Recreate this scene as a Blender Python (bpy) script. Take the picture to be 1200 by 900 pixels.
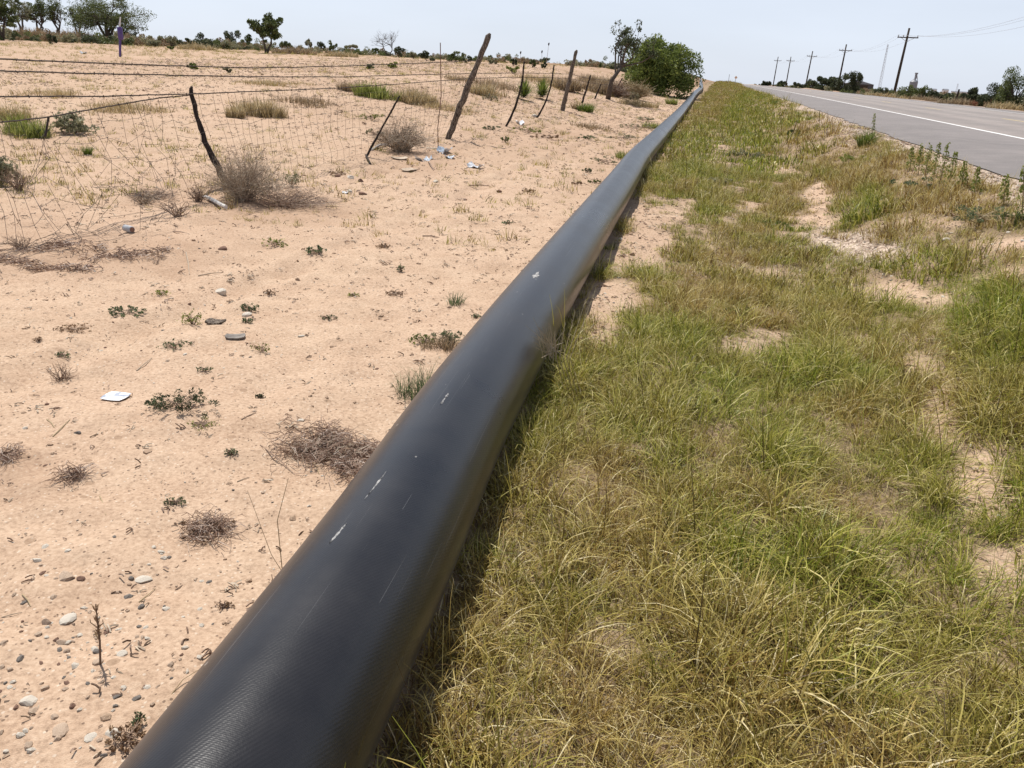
import bpy, math, random
import numpy as np
from math import radians, sin, cos, pi
from mathutils import Vector, Matrix
random.seed(7); RS = np.random.RandomState(11)
scene = bpy.context.scene
for o in list(bpy.data.objects): bpy.data.objects.remove(o)

# ------------------------------------------------------------------ camera
H = 1.5; F = 930.0; PW, PH = 1200, 900
PITCH = radians(21.404); ROLL = radians(2.862)
fw = np.array([0, cos(PITCH), -sin(PITCH)]); r0 = np.array([1., 0, 0]); u0 = np.cross(r0, fw)
CR = r0*cos(ROLL)+u0*sin(ROLL); CU = -r0*sin(ROLL)+u0*cos(ROLL)
cam = bpy.data.cameras.new('camera'); co = bpy.data.objects.new('camera', cam)
scene.collection.objects.link(co)
co.matrix_world = Matrix(((CR[0], CU[0], -fw[0], 0), (CR[1], CU[1], -fw[1], 0), (CR[2], CU[2], -fw[2], H), (0, 0, 0, 1)))
cam.sensor_width = 36; cam.lens = F/PW*36; cam.clip_start = 0.05; cam.clip_end = 20000
scene.camera = co
scene.render.resolution_x = 1024; scene.render.resolution_y = 768

# ------------------------------------------------------------------ world + sun
SUN_AZ = radians(-27); SUN_EL = radians(64)          # azimuth from +Y, negative = left
w = bpy.data.worlds.new('World'); scene.world = w; w.use_nodes = True
nt = w.node_tree; nt.nodes.clear()
sky = nt.nodes.new('ShaderNodeTexSky'); sky.sky_type = 'NISHITA'; sky.sun_disc = False
sky.sun_elevation = SUN_EL; sky.sun_rotation = SUN_AZ
sky.altitude = 300; sky.air_density = 1.0; sky.dust_density = .7; sky.ozone_density = 2.0
bg = nt.nodes.new('ShaderNodeBackground'); bg.inputs[1].default_value = 0.12
hs = nt.nodes.new('ShaderNodeHueSaturation'); hs.inputs['Saturation'].default_value = 0.55
ow = nt.nodes.new('ShaderNodeOutputWorld')
hz = nt.nodes.new('ShaderNodeMix'); hz.data_type = 'RGBA'; hz.inputs[0].default_value = 0.72
hz.inputs[7].default_value = (6.05, 6.45, 7.35, 1)      # milky summer haze
tcw = nt.nodes.new('ShaderNodeTexCoord'); sxw = nt.nodes.new('ShaderNodeSeparateXYZ'); nt.links.new(tcw.outputs['Generated'], sxw.inputs[0])
rw = nt.nodes.new('ShaderNodeMapRange'); rw.interpolation_type = 'SMOOTHSTEP'      # haze thins toward the zenith
rw.inputs[1].default_value = .05; rw.inputs[2].default_value = .6; rw.inputs[3].default_value = .78; rw.inputs[4].default_value = .03
nt.links.new(sxw.outputs[2], rw.inputs[0]); nt.links.new(rw.outputs[0], hz.inputs[0])
nsw = nt.nodes.new('ShaderNodeTexNoise'); nsw.inputs['Scale'].default_value = 2.2; nsw.inputs['Detail'].default_value = 5      # faint uneven veil
mpw = nt.nodes.new('ShaderNodeMapping'); mpw.inputs['Scale'].default_value = (1, 1, 5); nt.links.new(tcw.outputs['Generated'], mpw.inputs[0]); nt.links.new(mpw.outputs[0], nsw.inputs['Vector'])
crw = nt.nodes.new('ShaderNodeMapRange'); crw.inputs[1].default_value = .3; crw.inputs[2].default_value = .7; crw.inputs[3].default_value = .93; crw.inputs[4].default_value = 1.06; nt.links.new(nsw.outputs[0], crw.inputs[0])
vmw = nt.nodes.new('ShaderNodeVectorMath'); vmw.operation = 'SCALE'; vmw.inputs[0].default_value = (5.85, 6.40, 7.50); nt.links.new(crw.outputs[0], vmw.inputs['Scale']); nt.links.new(vmw.outputs[0], hz.inputs[7])
nt.links.new(sky.outputs[0], hs.inputs['Color']); nt.links.new(hs.outputs[0], hz.inputs[6]); nt.links.new(hz.outputs[2], bg.inputs[0]); nt.links.new(bg.outputs[0], ow.inputs[0])
sl = bpy.data.lights.new('sun', 'SUN'); sl.energy = 5.0; sl.angle = radians(0.5); sl.color = (1, 0.955, 0.89)
so = bpy.data.objects.new('sun', sl); scene.collection.objects.link(so)
sd = Vector((sin(SUN_AZ)*cos(SUN_EL), cos(SUN_AZ)*cos(SUN_EL), sin(SUN_EL)))
so.rotation_euler = sd.to_track_quat('Z', 'Y').to_euler(); so.location = (0, 0, 30)
scene.view_settings.view_transform = 'Standard'; scene.view_settings.look = 'None'
scene.view_settings.exposure = 0.10; scene.view_settings.gamma = 1

# ------------------------------------------------------------------ noise, terrain
def hsh(ix, iy, seed):
    n = (ix.astype(np.int64)*374761393 + iy.astype(np.int64)*668265263 + seed*1274126177) & 0xffffffff
    n = ((n ^ (n >> 13))*1274126177) & 0xffffffff
    return ((n ^ (n >> 16)) & 0xffff)/65535.0
def vn(x, y, seed=0):
    x = np.asarray(x, float); y = np.asarray(y, float)
    ix = np.floor(x); iy = np.floor(y); fx = x-ix; fy = y-iy
    fx = fx*fx*(3-2*fx); fy = fy*fy*(3-2*fy)
    a = hsh(ix, iy, seed); b = hsh(ix+1, iy, seed); c = hsh(ix, iy+1, seed); d = hsh(ix+1, iy+1, seed)
    return (a*(1-fx)+b*fx)*(1-fy)+(c*(1-fx)+d*fx)*fy
def fbm(x, y, seed=0, o=3):
    r = 0; a = .5; t = 0
    for i in range(o):
        r = r+a*vn(x*2**i+i*17.3, y*2**i-i*9.1, seed+i); t += a; a *= .5
    return r/t
def ss(a, b, x):
    t = np.clip((np.asarray(x, float)-a)/(b-a), 0, 1); return t*t*(3-2*t)
AZ = radians(13.1)
def st(x, y): return x*sin(AZ)+y*cos(AZ), x*cos(AZ)-y*sin(AZ)
def xy(s, t): return s*sin(AZ)+t*cos(AZ), s*cos(AZ)-t*sin(AZ)
E0, E1 = 3.42, 15.3           # road edges
def z_road(s): return .60+.78*(1-np.exp(-np.clip(s, -40, None)/130))
def z_of_st(s, t, micro=True):
    s = np.asarray(s, float); t = np.asarray(t, float)
    L = 3.3*(1-np.exp(-np.clip(s-5, 0, None)/60))*(1-.9*ss(260, 1500, s))
    P = 1.38*ss(30, 140, s)
    R = z_road(s)
    w = ss(-2, -14, t) if False else 1-ss(-14, -2, t)
    z = P*(1-w)+L*w
    wr = ss(.9, 3.0, t)
    z = z*(1-wr)+(R-.014)*wr
    z = z-.12*np.exp(-((t-1.2)/.8)**2)*(1-ss(15, 60, s))*.5
    z = z-.35*ss(E1+.2, E1+4, t)
    if micro:
        m = (1-ss(E0-.35, E0-.1, t)*(1-ss(E1+.1, E1+.4, t)))
        damp = 1-.0*s
        z = z+m*((fbm(s*.9, t*.9, 3)-.5)*.10+(fbm(s*4, t*4, 5)-.5)*.055+(vn(s*14, t*14, 8)-.5)*.017*(s < 20))
        for tc_ in (-3.1, -4.75):
            q = (t-tc_-.25*(fbm(s*.25, s*0, 13)-.5)-.02*s*0)/.13; z = z-.036*np.exp(-q*q)*(.5+vn(s*2, t*2, 14))*(s < 40)+.010*np.exp(-(np.abs(q)-1.6)**2*3)*(s < 40)
        z = z+m*(fbm(s*.05, t*.05, 21)-.5)*1.2*ss(60, 150, np.hypot(s, t))
        z = z-.05*(1-m)
    return z
def z_at(x, y):
    s, t = st(x, y); return float(z_of_st(s, t))
def ray(px, py):
    d = fw*F+CR*(px-600)-CU*(py-450); return d/np.linalg.norm(d)
_T = np.concatenate([np.linspace(.8, 12, 700), np.geomspace(12, 900, 1400)[1:]])
def at(px, py):
    """point of the ground seen in that direction"""
    d = ray(px, py); X = d[0]*_T; Y = d[1]*_T; Z = H+d[2]*_T
    s, t = st(X, Y); h = Z-z_of_st(s, t)
    i = int(np.argmax(h < 0))
    if h[i] >= 0: i = int(np.argmin(h[:1900]))
    i = max(i, 1); k = h[i-1]/(h[i-1]-h[i]) if h[i] < 0 else 1
    T = _T[i-1]+(_T[i]-_T[i-1])*k
    x, y = d[0]*T, d[1]*T
    return Vector((x, y, z_at(x, y)))
def far(px, D, py=110):
    d = ray(px, py); h = math.hypot(d[0], d[1]); x, y = d[0]/h*D, d[1]/h*D
    return Vector((x, y, z_at(x, y)))
def pxm(p):      # metres per photo pixel at p
    q = np.array(p)-np.array([0, 0, H]); return float(q@fw)/F
def on_depth(px, py, y):
    d = ray(px, py); T = y/d[1]; return Vector((d[0]*T, y, H+d[2]*T))

# ------------------------------------------------------------------ mesh helpers
def new_obj(name, me, mat=None, parent=None, loc=None, **props):
    o = bpy.data.objects.new(name, me); scene.collection.objects.link(o)
    if mat is not None and me is not None:
        for m in (mat if isinstance(mat, (list, tuple)) else [mat]): me.materials.append(m)
    if parent is not None:
        o.parent = parent
    if loc is not None: o.location = loc
    for k, v in props.items(): o[k] = v
    return o
def thing(name, label, cat, loc=(0, 0, 0), group=None, rz=0):
    o = bpy.data.objects.new(name, None); scene.collection.objects.link(o)
    o.empty_display_size = .1; o.location = loc; o.rotation_euler = (0, 0, rz)
    o['label'] = label; o['category'] = cat
    if group: o['group'] = group
    return o
def tag(o, label=None, cat=None, group=None, kind=None):
    if label: o['label'] = label
    if cat: o['category'] = cat
    if group: o['group'] = group
    if kind: o['kind'] = kind
    return o
class MB:
    def __init__(s): s.v = []; s.f = []; s.r = []
    def add(s, v, f, r=0.5):
        b = len(s.v); s.v += [tuple(p) for p in v]
        for q in f: s.f.append(tuple(b+i for i in q)); s.r.append(r)
    def box(s, c, size, rot=None, r=.5, taper=1.0):
        x, y, z = [k/2 for k in size]
        vs = [Vector((sx*x*(taper if sz > 0 else 1), sy*y*(taper if sz > 0 else 1), sz*z)) for sz in (-1, 1) for sy in (-1, 1) for sx in (-1, 1)]
        if rot is not None: vs = [rot @ p for p in vs]
        c = Vector(c)
        s.add([p+c for p in vs], [(0, 2, 3, 1), (4, 5, 7, 6), (0, 1, 5, 4), (2, 6, 7, 3), (0, 4, 6, 2), (1, 3, 7, 5)], r)
    def tube(s, pts, rad, n=5, r=.5, cap=True, jit=0):
        pts = [Vector(p) for p in pts]
        if not isinstance(rad, (list, tuple, np.ndarray)): rad = [rad]*len(pts)
        b = len(s.v); up = None
        for i, p in enumerate(pts):
            d = (pts[min(i+1, len(pts)-1)]-pts[max(i-1, 0)])
            if d.length < 1e-9: d = Vector((0, 0, 1))
            d.normalize()
            if up is None:
                up = Vector((0, 0, 1)) if abs(d.z) < .9 else Vector((1, 0, 0))
            a = d.cross(up).normalized(); c = a.cross(d).normalized(); up = c
            for k in range(n):
                th = 2*pi*k/n; rr = rad[i]*(1+jit*(random.random()-.5))
                s.v.append(tuple(p+a*cos(th)*rr+c*sin(th)*rr))
        for i in range(len(pts)-1):
            for k in range(n):
                s.f.append((b+i*n+k, b+i*n+(k+1) % n, b+(i+1)*n+(k+1) % n, b+(i+1)*n+k)); s.r.append(r)
        if cap and n > 2:
            s.f.append(tuple(b+k for k in reversed(range(n)))); s.r.append(r)
            e = b+(len(pts)-1)*n; s.f.append(tuple(e+k for k in range(n))); s.r.append(r)
    def mesh(s, name):
        me = bpy.data.meshes.new(name); me.from_pydata(s.v, [], s.f)
        a = me.attributes.new('rnd', 'FLOAT', 'FACE'); a.data.foreach_set('value', np.array(s.r, dtype=np.float32)); me.update(); return me
    def build(s, name, mat, parent=None, smooth=False, loc=None, **props):
        me = s.mesh(name)
        if smooth: me.polygons.foreach_set('use_smooth', [True]*len(me.polygons))
        return new_obj(name, me, mat, parent, loc, **props)
def np_mesh(name, V, Fc, rnd=None):
    """V (n,3), Fc (m,3|4) -> mesh, quick"""
    me = bpy.data.meshes.new(name); k = Fc.shape[1]
    me.vertices.add(len(V)); me.vertices.foreach_set('co', np.asarray(V, dtype=np.float32).ravel())
    me.loops.add(Fc.size); me.loops.foreach_set('vertex_index', Fc.astype(np.int32).ravel())
    me.polygons.add(len(Fc)); me.polygons.foreach_set('loop_start', np.arange(0, Fc.size, k, dtype=np.int32))
    if rnd is not None:
        a = me.attributes.new('rnd', 'FLOAT', 'FACE'); a.data.foreach_set('value', np.asarray(rnd, dtype=np.float32))
    me.update(calc_edges=True); return me

# ------------------------------------------------------------------ materials
def mat_new(name):
    m = bpy.data.materials.new(name); m.use_nodes = True; n = m.node_tree
    n.nodes.clear(); out = n.nodes.new('ShaderNodeOutputMaterial'); return m, n, out
def ND(n, t, **k):
    o = n.nodes.new('ShaderNode'+t)
    for a, b in k.items(): setattr(o, a, b)
    return o
def ramp(n, stops, fac):
    r = ND(n, 'ValToRGB'); e = r.color_ramp.elements
    while len(e) > 1: e.remove(e[-1])
    e[0].position = stops[0][0]; e[0].color = (*stops[0][1], 1)
    for p, c in stops[1:]:
        q = e.new(p); q.color = (*c, 1)
    n.links.new(fac, r.inputs[0]); return r.outputs[0]
def noise(n, scale, detail=4, vec=None, rough=.55):
    t = ND(n, 'TexNoise'); t.inputs['Scale'].default_value = scale; t.inputs['Detail'].default_value = detail; t.inputs['Roughness'].default_value = rough
    if vec is not None: n.links.new(vec, t.inputs['Vector'])
    return t.outputs[0]
def mth(n, op, a, b=None, c=None, clamp=False):
    m = ND(n, 'Math', operation=op, use_clamp=clamp)
    for i, v in enumerate((a, b, c)):
        if v is None: continue
        if isinstance(v, (int, float)): m.inputs[i].default_value = v
        else: n.links.new(v, m.inputs[i])
    return m.outputs[0]
def mixc(n, fac, a, b, bt='MIX'):
    m = ND(n, 'Mix', data_type='RGBA', blend_type=bt)
    for i, v in ((0, fac), (6, a), (7, b)):
        if isinstance(v, (int, float)): m.inputs[i].default_value = v
        elif isinstance(v, tuple): m.inputs[i].default_value = (*v, 1)
        else: n.links.new(v, m.inputs[i])
    return m.outputs[2]
def bsdf(n, out, col, rough=.9, spec=.2, bump=None, bs=.3, bd=.01):
    b = ND(n, 'BsdfPrincipled')
    if isinstance(col, tuple): b.inputs['Base Color'].default_value = (*col, 1)
    else: n.links.new(col, b.inputs['Base Color'])
    if isinstance(rough, (int, float)): b.inputs['Roughness'].default_value = rough
    else: n.links.new(rough, b.inputs['Roughness'])
    b.inputs['Specular IOR Level'].default_value = spec
    if bump is not None:
        q = ND(n, 'Bump'); q.inputs['Strength'].default_value = bs; q.inputs['Distance'].default_value = bd
        n.links.new(bump, q.inputs['Height']); n.links.new(q.outputs[0], b.inputs['Normal'])
    n.links.new(b.outputs[0], out.inputs[0]); return b
def simple(name, stops, scale=8, rough=.85, spec=.2, bs=.3, bd=.005, stretch=None, detail=5):
    m, n, out = mat_new(name); tc = ND(n, 'TexCoord').outputs['Object']
    if stretch:
        mp = ND(n, 'Mapping'); mp.inputs['Scale'].default_value = stretch; n.links.new(tc, mp.inputs[0]); tc = mp.outputs[0]
    f = noise(n, scale, detail, tc)
    bsdf(n, out, ramp(n, stops, f), rough, spec, f, bs, bd); return m
def leafmat(name, stops, trans=.35, tint=None, rough=.6):
    """colour runs over the per-leaf value; with tint (a second colour list) the tuft's own tint mixes in"""
    m, n, out = mat_new(name); a = ND(n, 'Attribute', attribute_name='rnd').outputs['Fac']
    c = ramp(n, stops, a)
    if tint:
        t = ND(n, 'Attribute', attribute_name='tint', attribute_type='INSTANCER').outputs['Fac']
        c = mixc(n, t, c, ramp(n, tint, a))
    b = bsdf(n, out, c, rough, .25)
    tr = ND(n, 'BsdfTranslucent'); n.links.new(c, tr.inputs[0]); mx = ND(n, 'MixShader'); mx.inputs[0].default_value = trans
    n.links.new(b.outputs[0], mx.inputs[1]); n.links.new(tr.outputs[0], mx.inputs[2]); n.links.new(mx.outputs[0], out.inputs[0]); return m
M = {}
# sand
def sand_material():
    m, n, out = mat_new('sandy soil'); tc = ND(n, 'TexCoord').outputs['Object']
    big = noise(n, .35, 4, tc); mid = noise(n, 3, 6, tc, .6); fine = noise(n, 60, 5, tc, .7); grain = noise(n, 260, 2, tc)
    c = ramp(n, [(.3, (.38, .252, .165)), (.5, (.475, .337, .232)), (.72, (.55, .408, .29))], mid)
    c = mixc(n, mth(n, 'MULTIPLY', ramp(n, [(.4, (0, 0, 0)), (.7, (1, 1, 1))], big), .45), c, (.50, .33, .235))
    c = mixc(n, .5, c, ramp(n, [(.3, (.16, .10, .068)), (.5, (.49, .345, .24)), (.72, (.69, .54, .40))], fine))
    # crumbs: sparse dark specks and pale grains
    v = ND(n, 'TexVoronoi'); v.inputs['Scale'].default_value = 70; n.links.new(tc, v.inputs['Vector'])
    sp = mth(n, 'MULTIPLY', mth(n, 'LESS_THAN', v.outputs['Distance'], .22), mth(n, 'GREATER_THAN', mth(n, 'MULTIPLY', ND(n, 'SeparateColor').outputs[0], 1.0), 2))
    sc = ND(n, 'SeparateColor'); n.links.new(v.outputs['Color'], sc.inputs[0])
    dark = mth(n, 'MULTIPLY', mth(n, 'LESS_THAN', v.outputs['Distance'], .30), mth(n, 'LESS_THAN', sc.outputs[0], .13))
    pale = mth(n, 'MULTIPLY', mth(n, 'LESS_THAN', v.outputs['Distance'], .30), mth(n, 'GREATER_THAN', sc.outputs[0], .86))
    c = mixc(n, mth(n, 'MULTIPLY', dark, .75), c, (.13, .085, .06)); c = mixc(n, mth(n, 'MULTIPLY', pale, .35), c, (.78, .70, .58))
    v2 = ND(n, 'TexVoronoi'); v2.inputs['Scale'].default_value = 9; n.links.new(tc, v2.inputs['Vector'])
    sc2 = ND(n, 'SeparateColor'); n.links.new(v2.outputs['Color'], sc2.inputs[0])
    d2 = mth(n, 'MULTIPLY', mth(n, 'LESS_THAN', v2.outputs['Distance'], .16), mth(n, 'LESS_THAN', sc2.outputs[0], .5))
    c = mixc(n, mth(n, 'MULTIPLY', d2, .55), c, (.26, .17, .11))
    veg = ND(n, 'Attribute', attribute_name='veg').outputs['Fac']
    litter = ramp(n, [(.35, (.06, .042, .02)), (.5, (.15, .11, .055)), (.65, (.28, .22, .12))], noise(n, 45, 5, tc, .7))
    c = mixc(n, mth(n, 'MULTIPLY', veg, .85), c, litter)
    gr = ND(n, 'Attribute', attribute_name='gravel').outputs['Fac']
    v3 = ND(n, 'TexVoronoi'); v3.inputs['Scale'].default_value = 38; n.links.new(tc, v3.inputs['Vector'])
    sc3 = ND(n, 'SeparateColor'); n.links.new(v3.outputs['Color'], sc3.inputs[0])
    gc = ramp(n, [(0, (.20, .15, .12)), (.5, (.42, .33, .26)), (1, (.66, .56, .46))], sc3.outputs[0])
    c = mixc(n, mth(n, 'MULTIPLY', gr, .8), c, gc)
    drt = ND(n, 'Attribute', attribute_name='dry').outputs['Fac']
    c = mixc(n, mth(n, 'MULTIPLY', drt, mth(n, 'ADD', mth(n, 'MULTIPLY', mid, .8), .25)), c, (.29, .18, .115))
    h = mth(n, 'ADD', mth(n, 'MULTIPLY', fine, .8), mth(n, 'MULTIPLY', grain, .35))
    h = mth(n, 'ADD', h, mth(n, 'MULTIPLY', mid, 2.0))
    h = mth(n, 'ADD', h, mth(n, 'MULTIPLY', mth(n, 'ADD', dark, pale), .5))
    bsdf(n, out, c, .95, .1, h, .55, .012); return m
M['sand'] = sand_material()
def asphalt():
    m, n, out = mat_new('worn asphalt'); uv = ND(n, 'UVMap', uv_map='UVMap').outputs[0]
    sx = ND(n, 'SeparateXYZ'); n.links.new(uv, sx.inputs[0]); T = sx.outputs[0]
    tc = ND(n, 'TexCoord').outputs['Object']
    base = ramp(n, [(.0, (.155, .148, .145)), (.215, (.165, .158, .156)), (.235, (.215, .198, .188)), (.33, (.175, .165, .158)), (.40, (.225, .208, .197)), (.47, (.18, .17, .163)), (.54, (.225, .21, .2)), (.62, (.18, .17, .163)), (.70, (.225, .21, .2)), (.8, (.215, .2, .19)), (.84, (.17, .162, .158)), (1, (.16, .152, .15))], T)
    mp = ND(n, 'Mapping'); mp.inputs['Scale'].default_value = (1, .08, 1); n.links.new(uv, mp.inputs[0])
    stre = noise(n, 30, 4, mp.outputs[0]); f = noise(n, 90, 4, tc, .7); bigp = noise(n, .6, 4, tc)
    base = mixc(n, 1.0, base, (1.20, 1.13, 1.10), 'MULTIPLY')
    c = mixc(n, .35, base, ramp(n, [(.3, (.40, .40, .40)), (.7, (.68, .67, .66))], stre), 'OVERLAY')
    c = mixc(n, .45, c, ramp(n, [(.3, (.25, .25, .25)), (.5, (.5, .5, .5)), (.75, (.85, .84, .82))], f), 'OVERLAY')
    c = mixc(n, .35, c, ramp(n, [(.35, (.38, .38, .38)), (.7, (.65, .64, .63))], bigp), 'OVERLAY')
    bsdf(n, out, c, .85, .3, f, .4, .01); return m
M['asphalt'] = asphalt()
M['paint'] = simple('road paint', [(.3, (.62, .61, .58)), (.6, (.80, .79, .77))], 6, .7)
M['paint_y'] = simple('yellow paint', [(.3, (.50, .40, .20)), (.6, (.66, .52, .26))], 6, .7)
def pipe_material():
    m, n, out = mat_new('black polyethylene'); uv = ND(n, 'UVMap', uv_map='UVMap').outputs[0]
    tc = ND(n, 'TexCoord').outputs['Object']
    # uv: u = girth 0..1, v = metres
    def mapped(sx, sy):
        mp = ND(n, 'Mapping'); mp.inputs['Scale'].default_value = (sx, sy, 1); n.links.new(uv, mp.inputs[0]); return mp.outputs[0]
    dust = noise(n, 1.3, 6, tc, .65); dust2 = noise(n, 1, 5, mapped(40, 1.2), .6); fd = noise(n, 160, 3, tc, .7)
    sx = ND(n, 'SeparateXYZ'); n.links.new(uv, sx.inputs[0])
    amt = mth(n, 'MULTIPLY', ramp(n, [(.35, (0, 0, 0)), (.75, (1, 1, 1))], dust), mth(n, 'ADD', mth(n, 'MULTIPLY', dust2, .5), .35))
    c = mixc(n, mth(n, 'ADD', mth(n, 'MULTIPLY', amt, .10), .0), (.0045, .005, .008), (.36, .33, .31))
    # dirt that clings low on the flanks, as splashes
    low = ND(n, 'Attribute', attribute_name='flank').outputs['Fac']
    lw = mth(n, 'MULTIPLY', low, ramp(n, [(.35, (0, 0, 0)), (.65, (1, 1, 1))], noise(n, 5, 6, tc, .7)))
    c = mixc(n, mth(n, 'MULTIPLY', lw, .25), c, (.22, .15, .10))
    # long thin scratches and short scuffs
    s1 = noise(n, 1, 2, mapped(420, .8), .4); s1m = noise(n, 1, 3, mapped(9, .9))
    scr = mth(n, 'MULTIPLY', mth(n, 'GREATER_THAN', s1, .70), mth(n, 'GREATER_THAN', s1m, .50))
    s2 = ND(n, 'TexVoronoi'); s2.inputs['Scale'].default_value = 1; n.links.new(mapped(26, 16), s2.inputs['Vector'])
    scc = ND(n, 'SeparateColor'); n.links.new(s2.outputs['Color'], scc.inputs[0])
    sc = mth(n, 'MULTIPLY', mth(n, 'LESS_THAN', s2.outputs['Distance'], .10), mth(n, 'GREATER_THAN', scc.outputs[1], .86))
    c = mixc(n, mth(n, 'MULTIPLY', scr, .22), c, (.38, .38, .38)); c = mixc(n, mth(n, 'MULTIPLY', sc, .35), c, (.55, .52, .48))
    # extruder rings crossed by faint oblique weave
    wv = ND(n, 'TexWave', wave_type='BANDS', bands_direction='Y'); wv.inputs['Scale'].default_value = 1; wv.inputs['Distortion'].default_value = .6
    n.links.new(mapped(3, 75), wv.inputs['Vector'])
    wv2 = ND(n, 'TexWave', wave_type='BANDS', bands_direction='DIAGONAL'); wv2.inputs['Scale'].default_value = 1; wv2.inputs['Distortion'].default_value = .5
    n.links.new(mapped(90, 34), wv2.inputs['Vector'])
    h = mth(n, 'ADD', mth(n, 'MULTIPLY', wv.outputs['Fac'], .07), mth(n, 'MULTIPLY', wv2.outputs['Fac'], .16))
    h = mth(n, 'ADD', h, mth(n, 'MULTIPLY', fd, .5)); h = mth(n, 'SUBTRACT', h, mth(n, 'MULTIPLY', scr, .5))
    rg = mth(n, 'ADD', mth(n, 'MULTIPLY', dust, .22), .19)
    b = bsdf(n, out, c, rg, .36, h, .30, .002); b.inputs['Sheen Weight'].default_value = .05; b.inputs['Sheen Roughness'].default_value = .35; return m
M['pipe'] = pipe_material()
M['scuff'] = simple('pale scuff', [(.40, (.05, .05, .05)), (.52, (.34, .33, .32)), (.70, (.52, .50, .47))], 60, .7)
M['post_grey'] = simple('weathered cedar', [(.35, (.025, .02, .016)), (.5, (.13, .10, .08)), (.62, (.30, .25, .20))], 16, .9, .1, .8, .02, (6, 6, .7))
M['post_dark'] = simple('charred wood', [(.3, (.012, .010, .010)), (.55, (.040, .030, .026)), (.75, (.10, .072, .055))], 9, .85, .2, .8, .02, (5, 5, .8))
M['wire'] = simple('rusty wire', [(.3, (.022, .016, .013)), (.7, (.070, .045, .035))], 20, .7, .3)
M['rust'] = simple('rusty steel', [(.3, (.12, .06, .04)), (.7, (.26, .15, .11))], 12, .8, .3)
M['pole'] = simple('creosoted pole', [(.3, (.035, .026, .02)), (.7, (.09, .068, .052))], 5, .9, .1, .3, .01, (4, 4, .4))
M['steel'] = simple('grey steel', [(.3, (.28, .29, .31)), (.7, (.42, .43, .45))], 6, .5, .5)
M['ceramic'] = simple('porcelain', [(.3, (.30, .30, .30)), (.7, (.45, .45, .45))], 6, .3, .5)
M['cable'] = simple('aluminium cable', [(.3, (.22, .22, .24)), (.7, (.34, .34, .36))], 6, .5, .5)
M['purple'] = simple('purple marker paint', [(.3, (.075, .045, .16)), (.7, (.115, .075, .24))], 15, .6, .3)
M['white'] = simple('white plastic', [(.3, (.50, .51, .53)), (.7, (.70, .70, .71))], 30, .5, .4)
M['sheetmetal'] = simple('galvanised sheet', [(.3, (.14, .15, .17)), (.7, (.24, .25, .28))], 4, .5, .4)
M['orange'] = simple('orange sign face', [(.3, (.78, .48, .32)), (.7, (.85, .58, .42))], 15, .6, .3)
M['trash_blue'] = simple('crumpled pale plastic', [(.35, (.25, .34, .42)), (.5, (.48, .52, .57)), (.7, (.72, .73, .74))], 35, .35, .5)
M['card'] = simple('white card', [(.42, (.32, .35, .42)), (.5, (.74, .75, .77)), (.7, (.84, .84, .84))], 14, .7, .2)
M['cardboard'] = simple('brown board', [(.3, (.32, .24, .17)), (.7, (.55, .46, .36))], 20, .85, .1)
M['rock'] = simple('limestone', [(.3, (.30, .21, .145)), (.5, (.48, .36, .265)), (.7, (.64, .52, .41))], 25, .9, .1, .6, .004)
M['rock_red'] = simple('iron stone', [(.3, (.12, .07, .05)), (.7, (.32, .20, .15))], 25, .9, .1, .6, .004)
M['rock_grey'] = simple('flint', [(.3, (.10, .085, .075)), (.7, (.27, .24, .21))], 25, .8, .3, .6, .004)
M['rock_white'] = simple('caliche', [(.3, (.44, .38, .31)), (.6, (.66, .60, .51))], 25, .9, .1, .6, .004)
M['bark'] = simple('mesquite bark', [(.3, (.05, .04, .032)), (.7, (.15, .12, .10))], 10, .9, .1, .6, .01, (4, 4, .8))
M['twig_grey'] = leafmat('grey dry twigs', [(0, (.17, .12, .085)), (.6, (.36, .28, .20)), (1, (.56, .47, .36))], .05)
M['twig_brown'] = leafmat('brown dry twigs', [(0, (.10, .065, .045)), (.6, (.27, .18, .13)), (1, (.46, .35, .26))], .05)
M['twig_rust'] = leafmat('rusty dry twigs', [(0, (.13, .075, .05)), (.5, (.33, .21, .15)), (.8, (.46, .34, .26)), (1, (.62, .52, .44))], .1)
M['twig_tan'] = leafmat('tan dry stems', [(0, (.24, .17, .08)), (.6, (.42, .32, .18)), (1, (.58, .48, .32))], .2)
M['leaf_mesquite'] = leafmat('mesquite leaf', [(0, (.045, .06, .022)), (.6, (.115, .14, .045)), (1, (.22, .24, .09))])
M['leaf_green'] = leafmat('fresh green leaf', [(0, (.05, .075, .012)), (.6, (.13, .175, .03)), (1, (.24, .29, .06))])
M['leaf_dark'] = leafmat('dark shrub leaf', [(0, (.03, .038, .02)), (.6, (.07, .085, .04)), (1, (.15, .16, .08))])
M['leaf_grey'] = leafmat('grey green leaf', [(0, (.14, .135, .075)), (.6, (.28, .27, .16)), (1, (.44, .42, .29))])
M['leaf_weed'] = leafmat('low weed leaf', [(0, (.05, .07, .035)), (.6, (.12, .16, .075)), (1, (.26, .30, .15))])
M['leaf_brown'] = leafmat('browned leaf', [(0, (.12, .07, .04)), (.6, (.26, .16, .09)), (1, (.42, .31, .18))], .2)
M['leaf_tan'] = leafmat('tan grass', [(0, (.26, .19, .09)), (.6, (.44, .34, .18)), (1, (.60, .50, .32))], .3)
M['leaf_rusty'] = leafmat('rusty tan grass', [(0, (.17, .12, .07)), (.6, (.31, .225, .135)), (1, (.46, .36, .23))], .3)
M['leaf_yg'] = leafmat('yellow green grass', [(0, (.12, .14, .03)), (.6, (.24, .27, .06)), (1, (.42, .42, .14))], .35)
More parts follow.
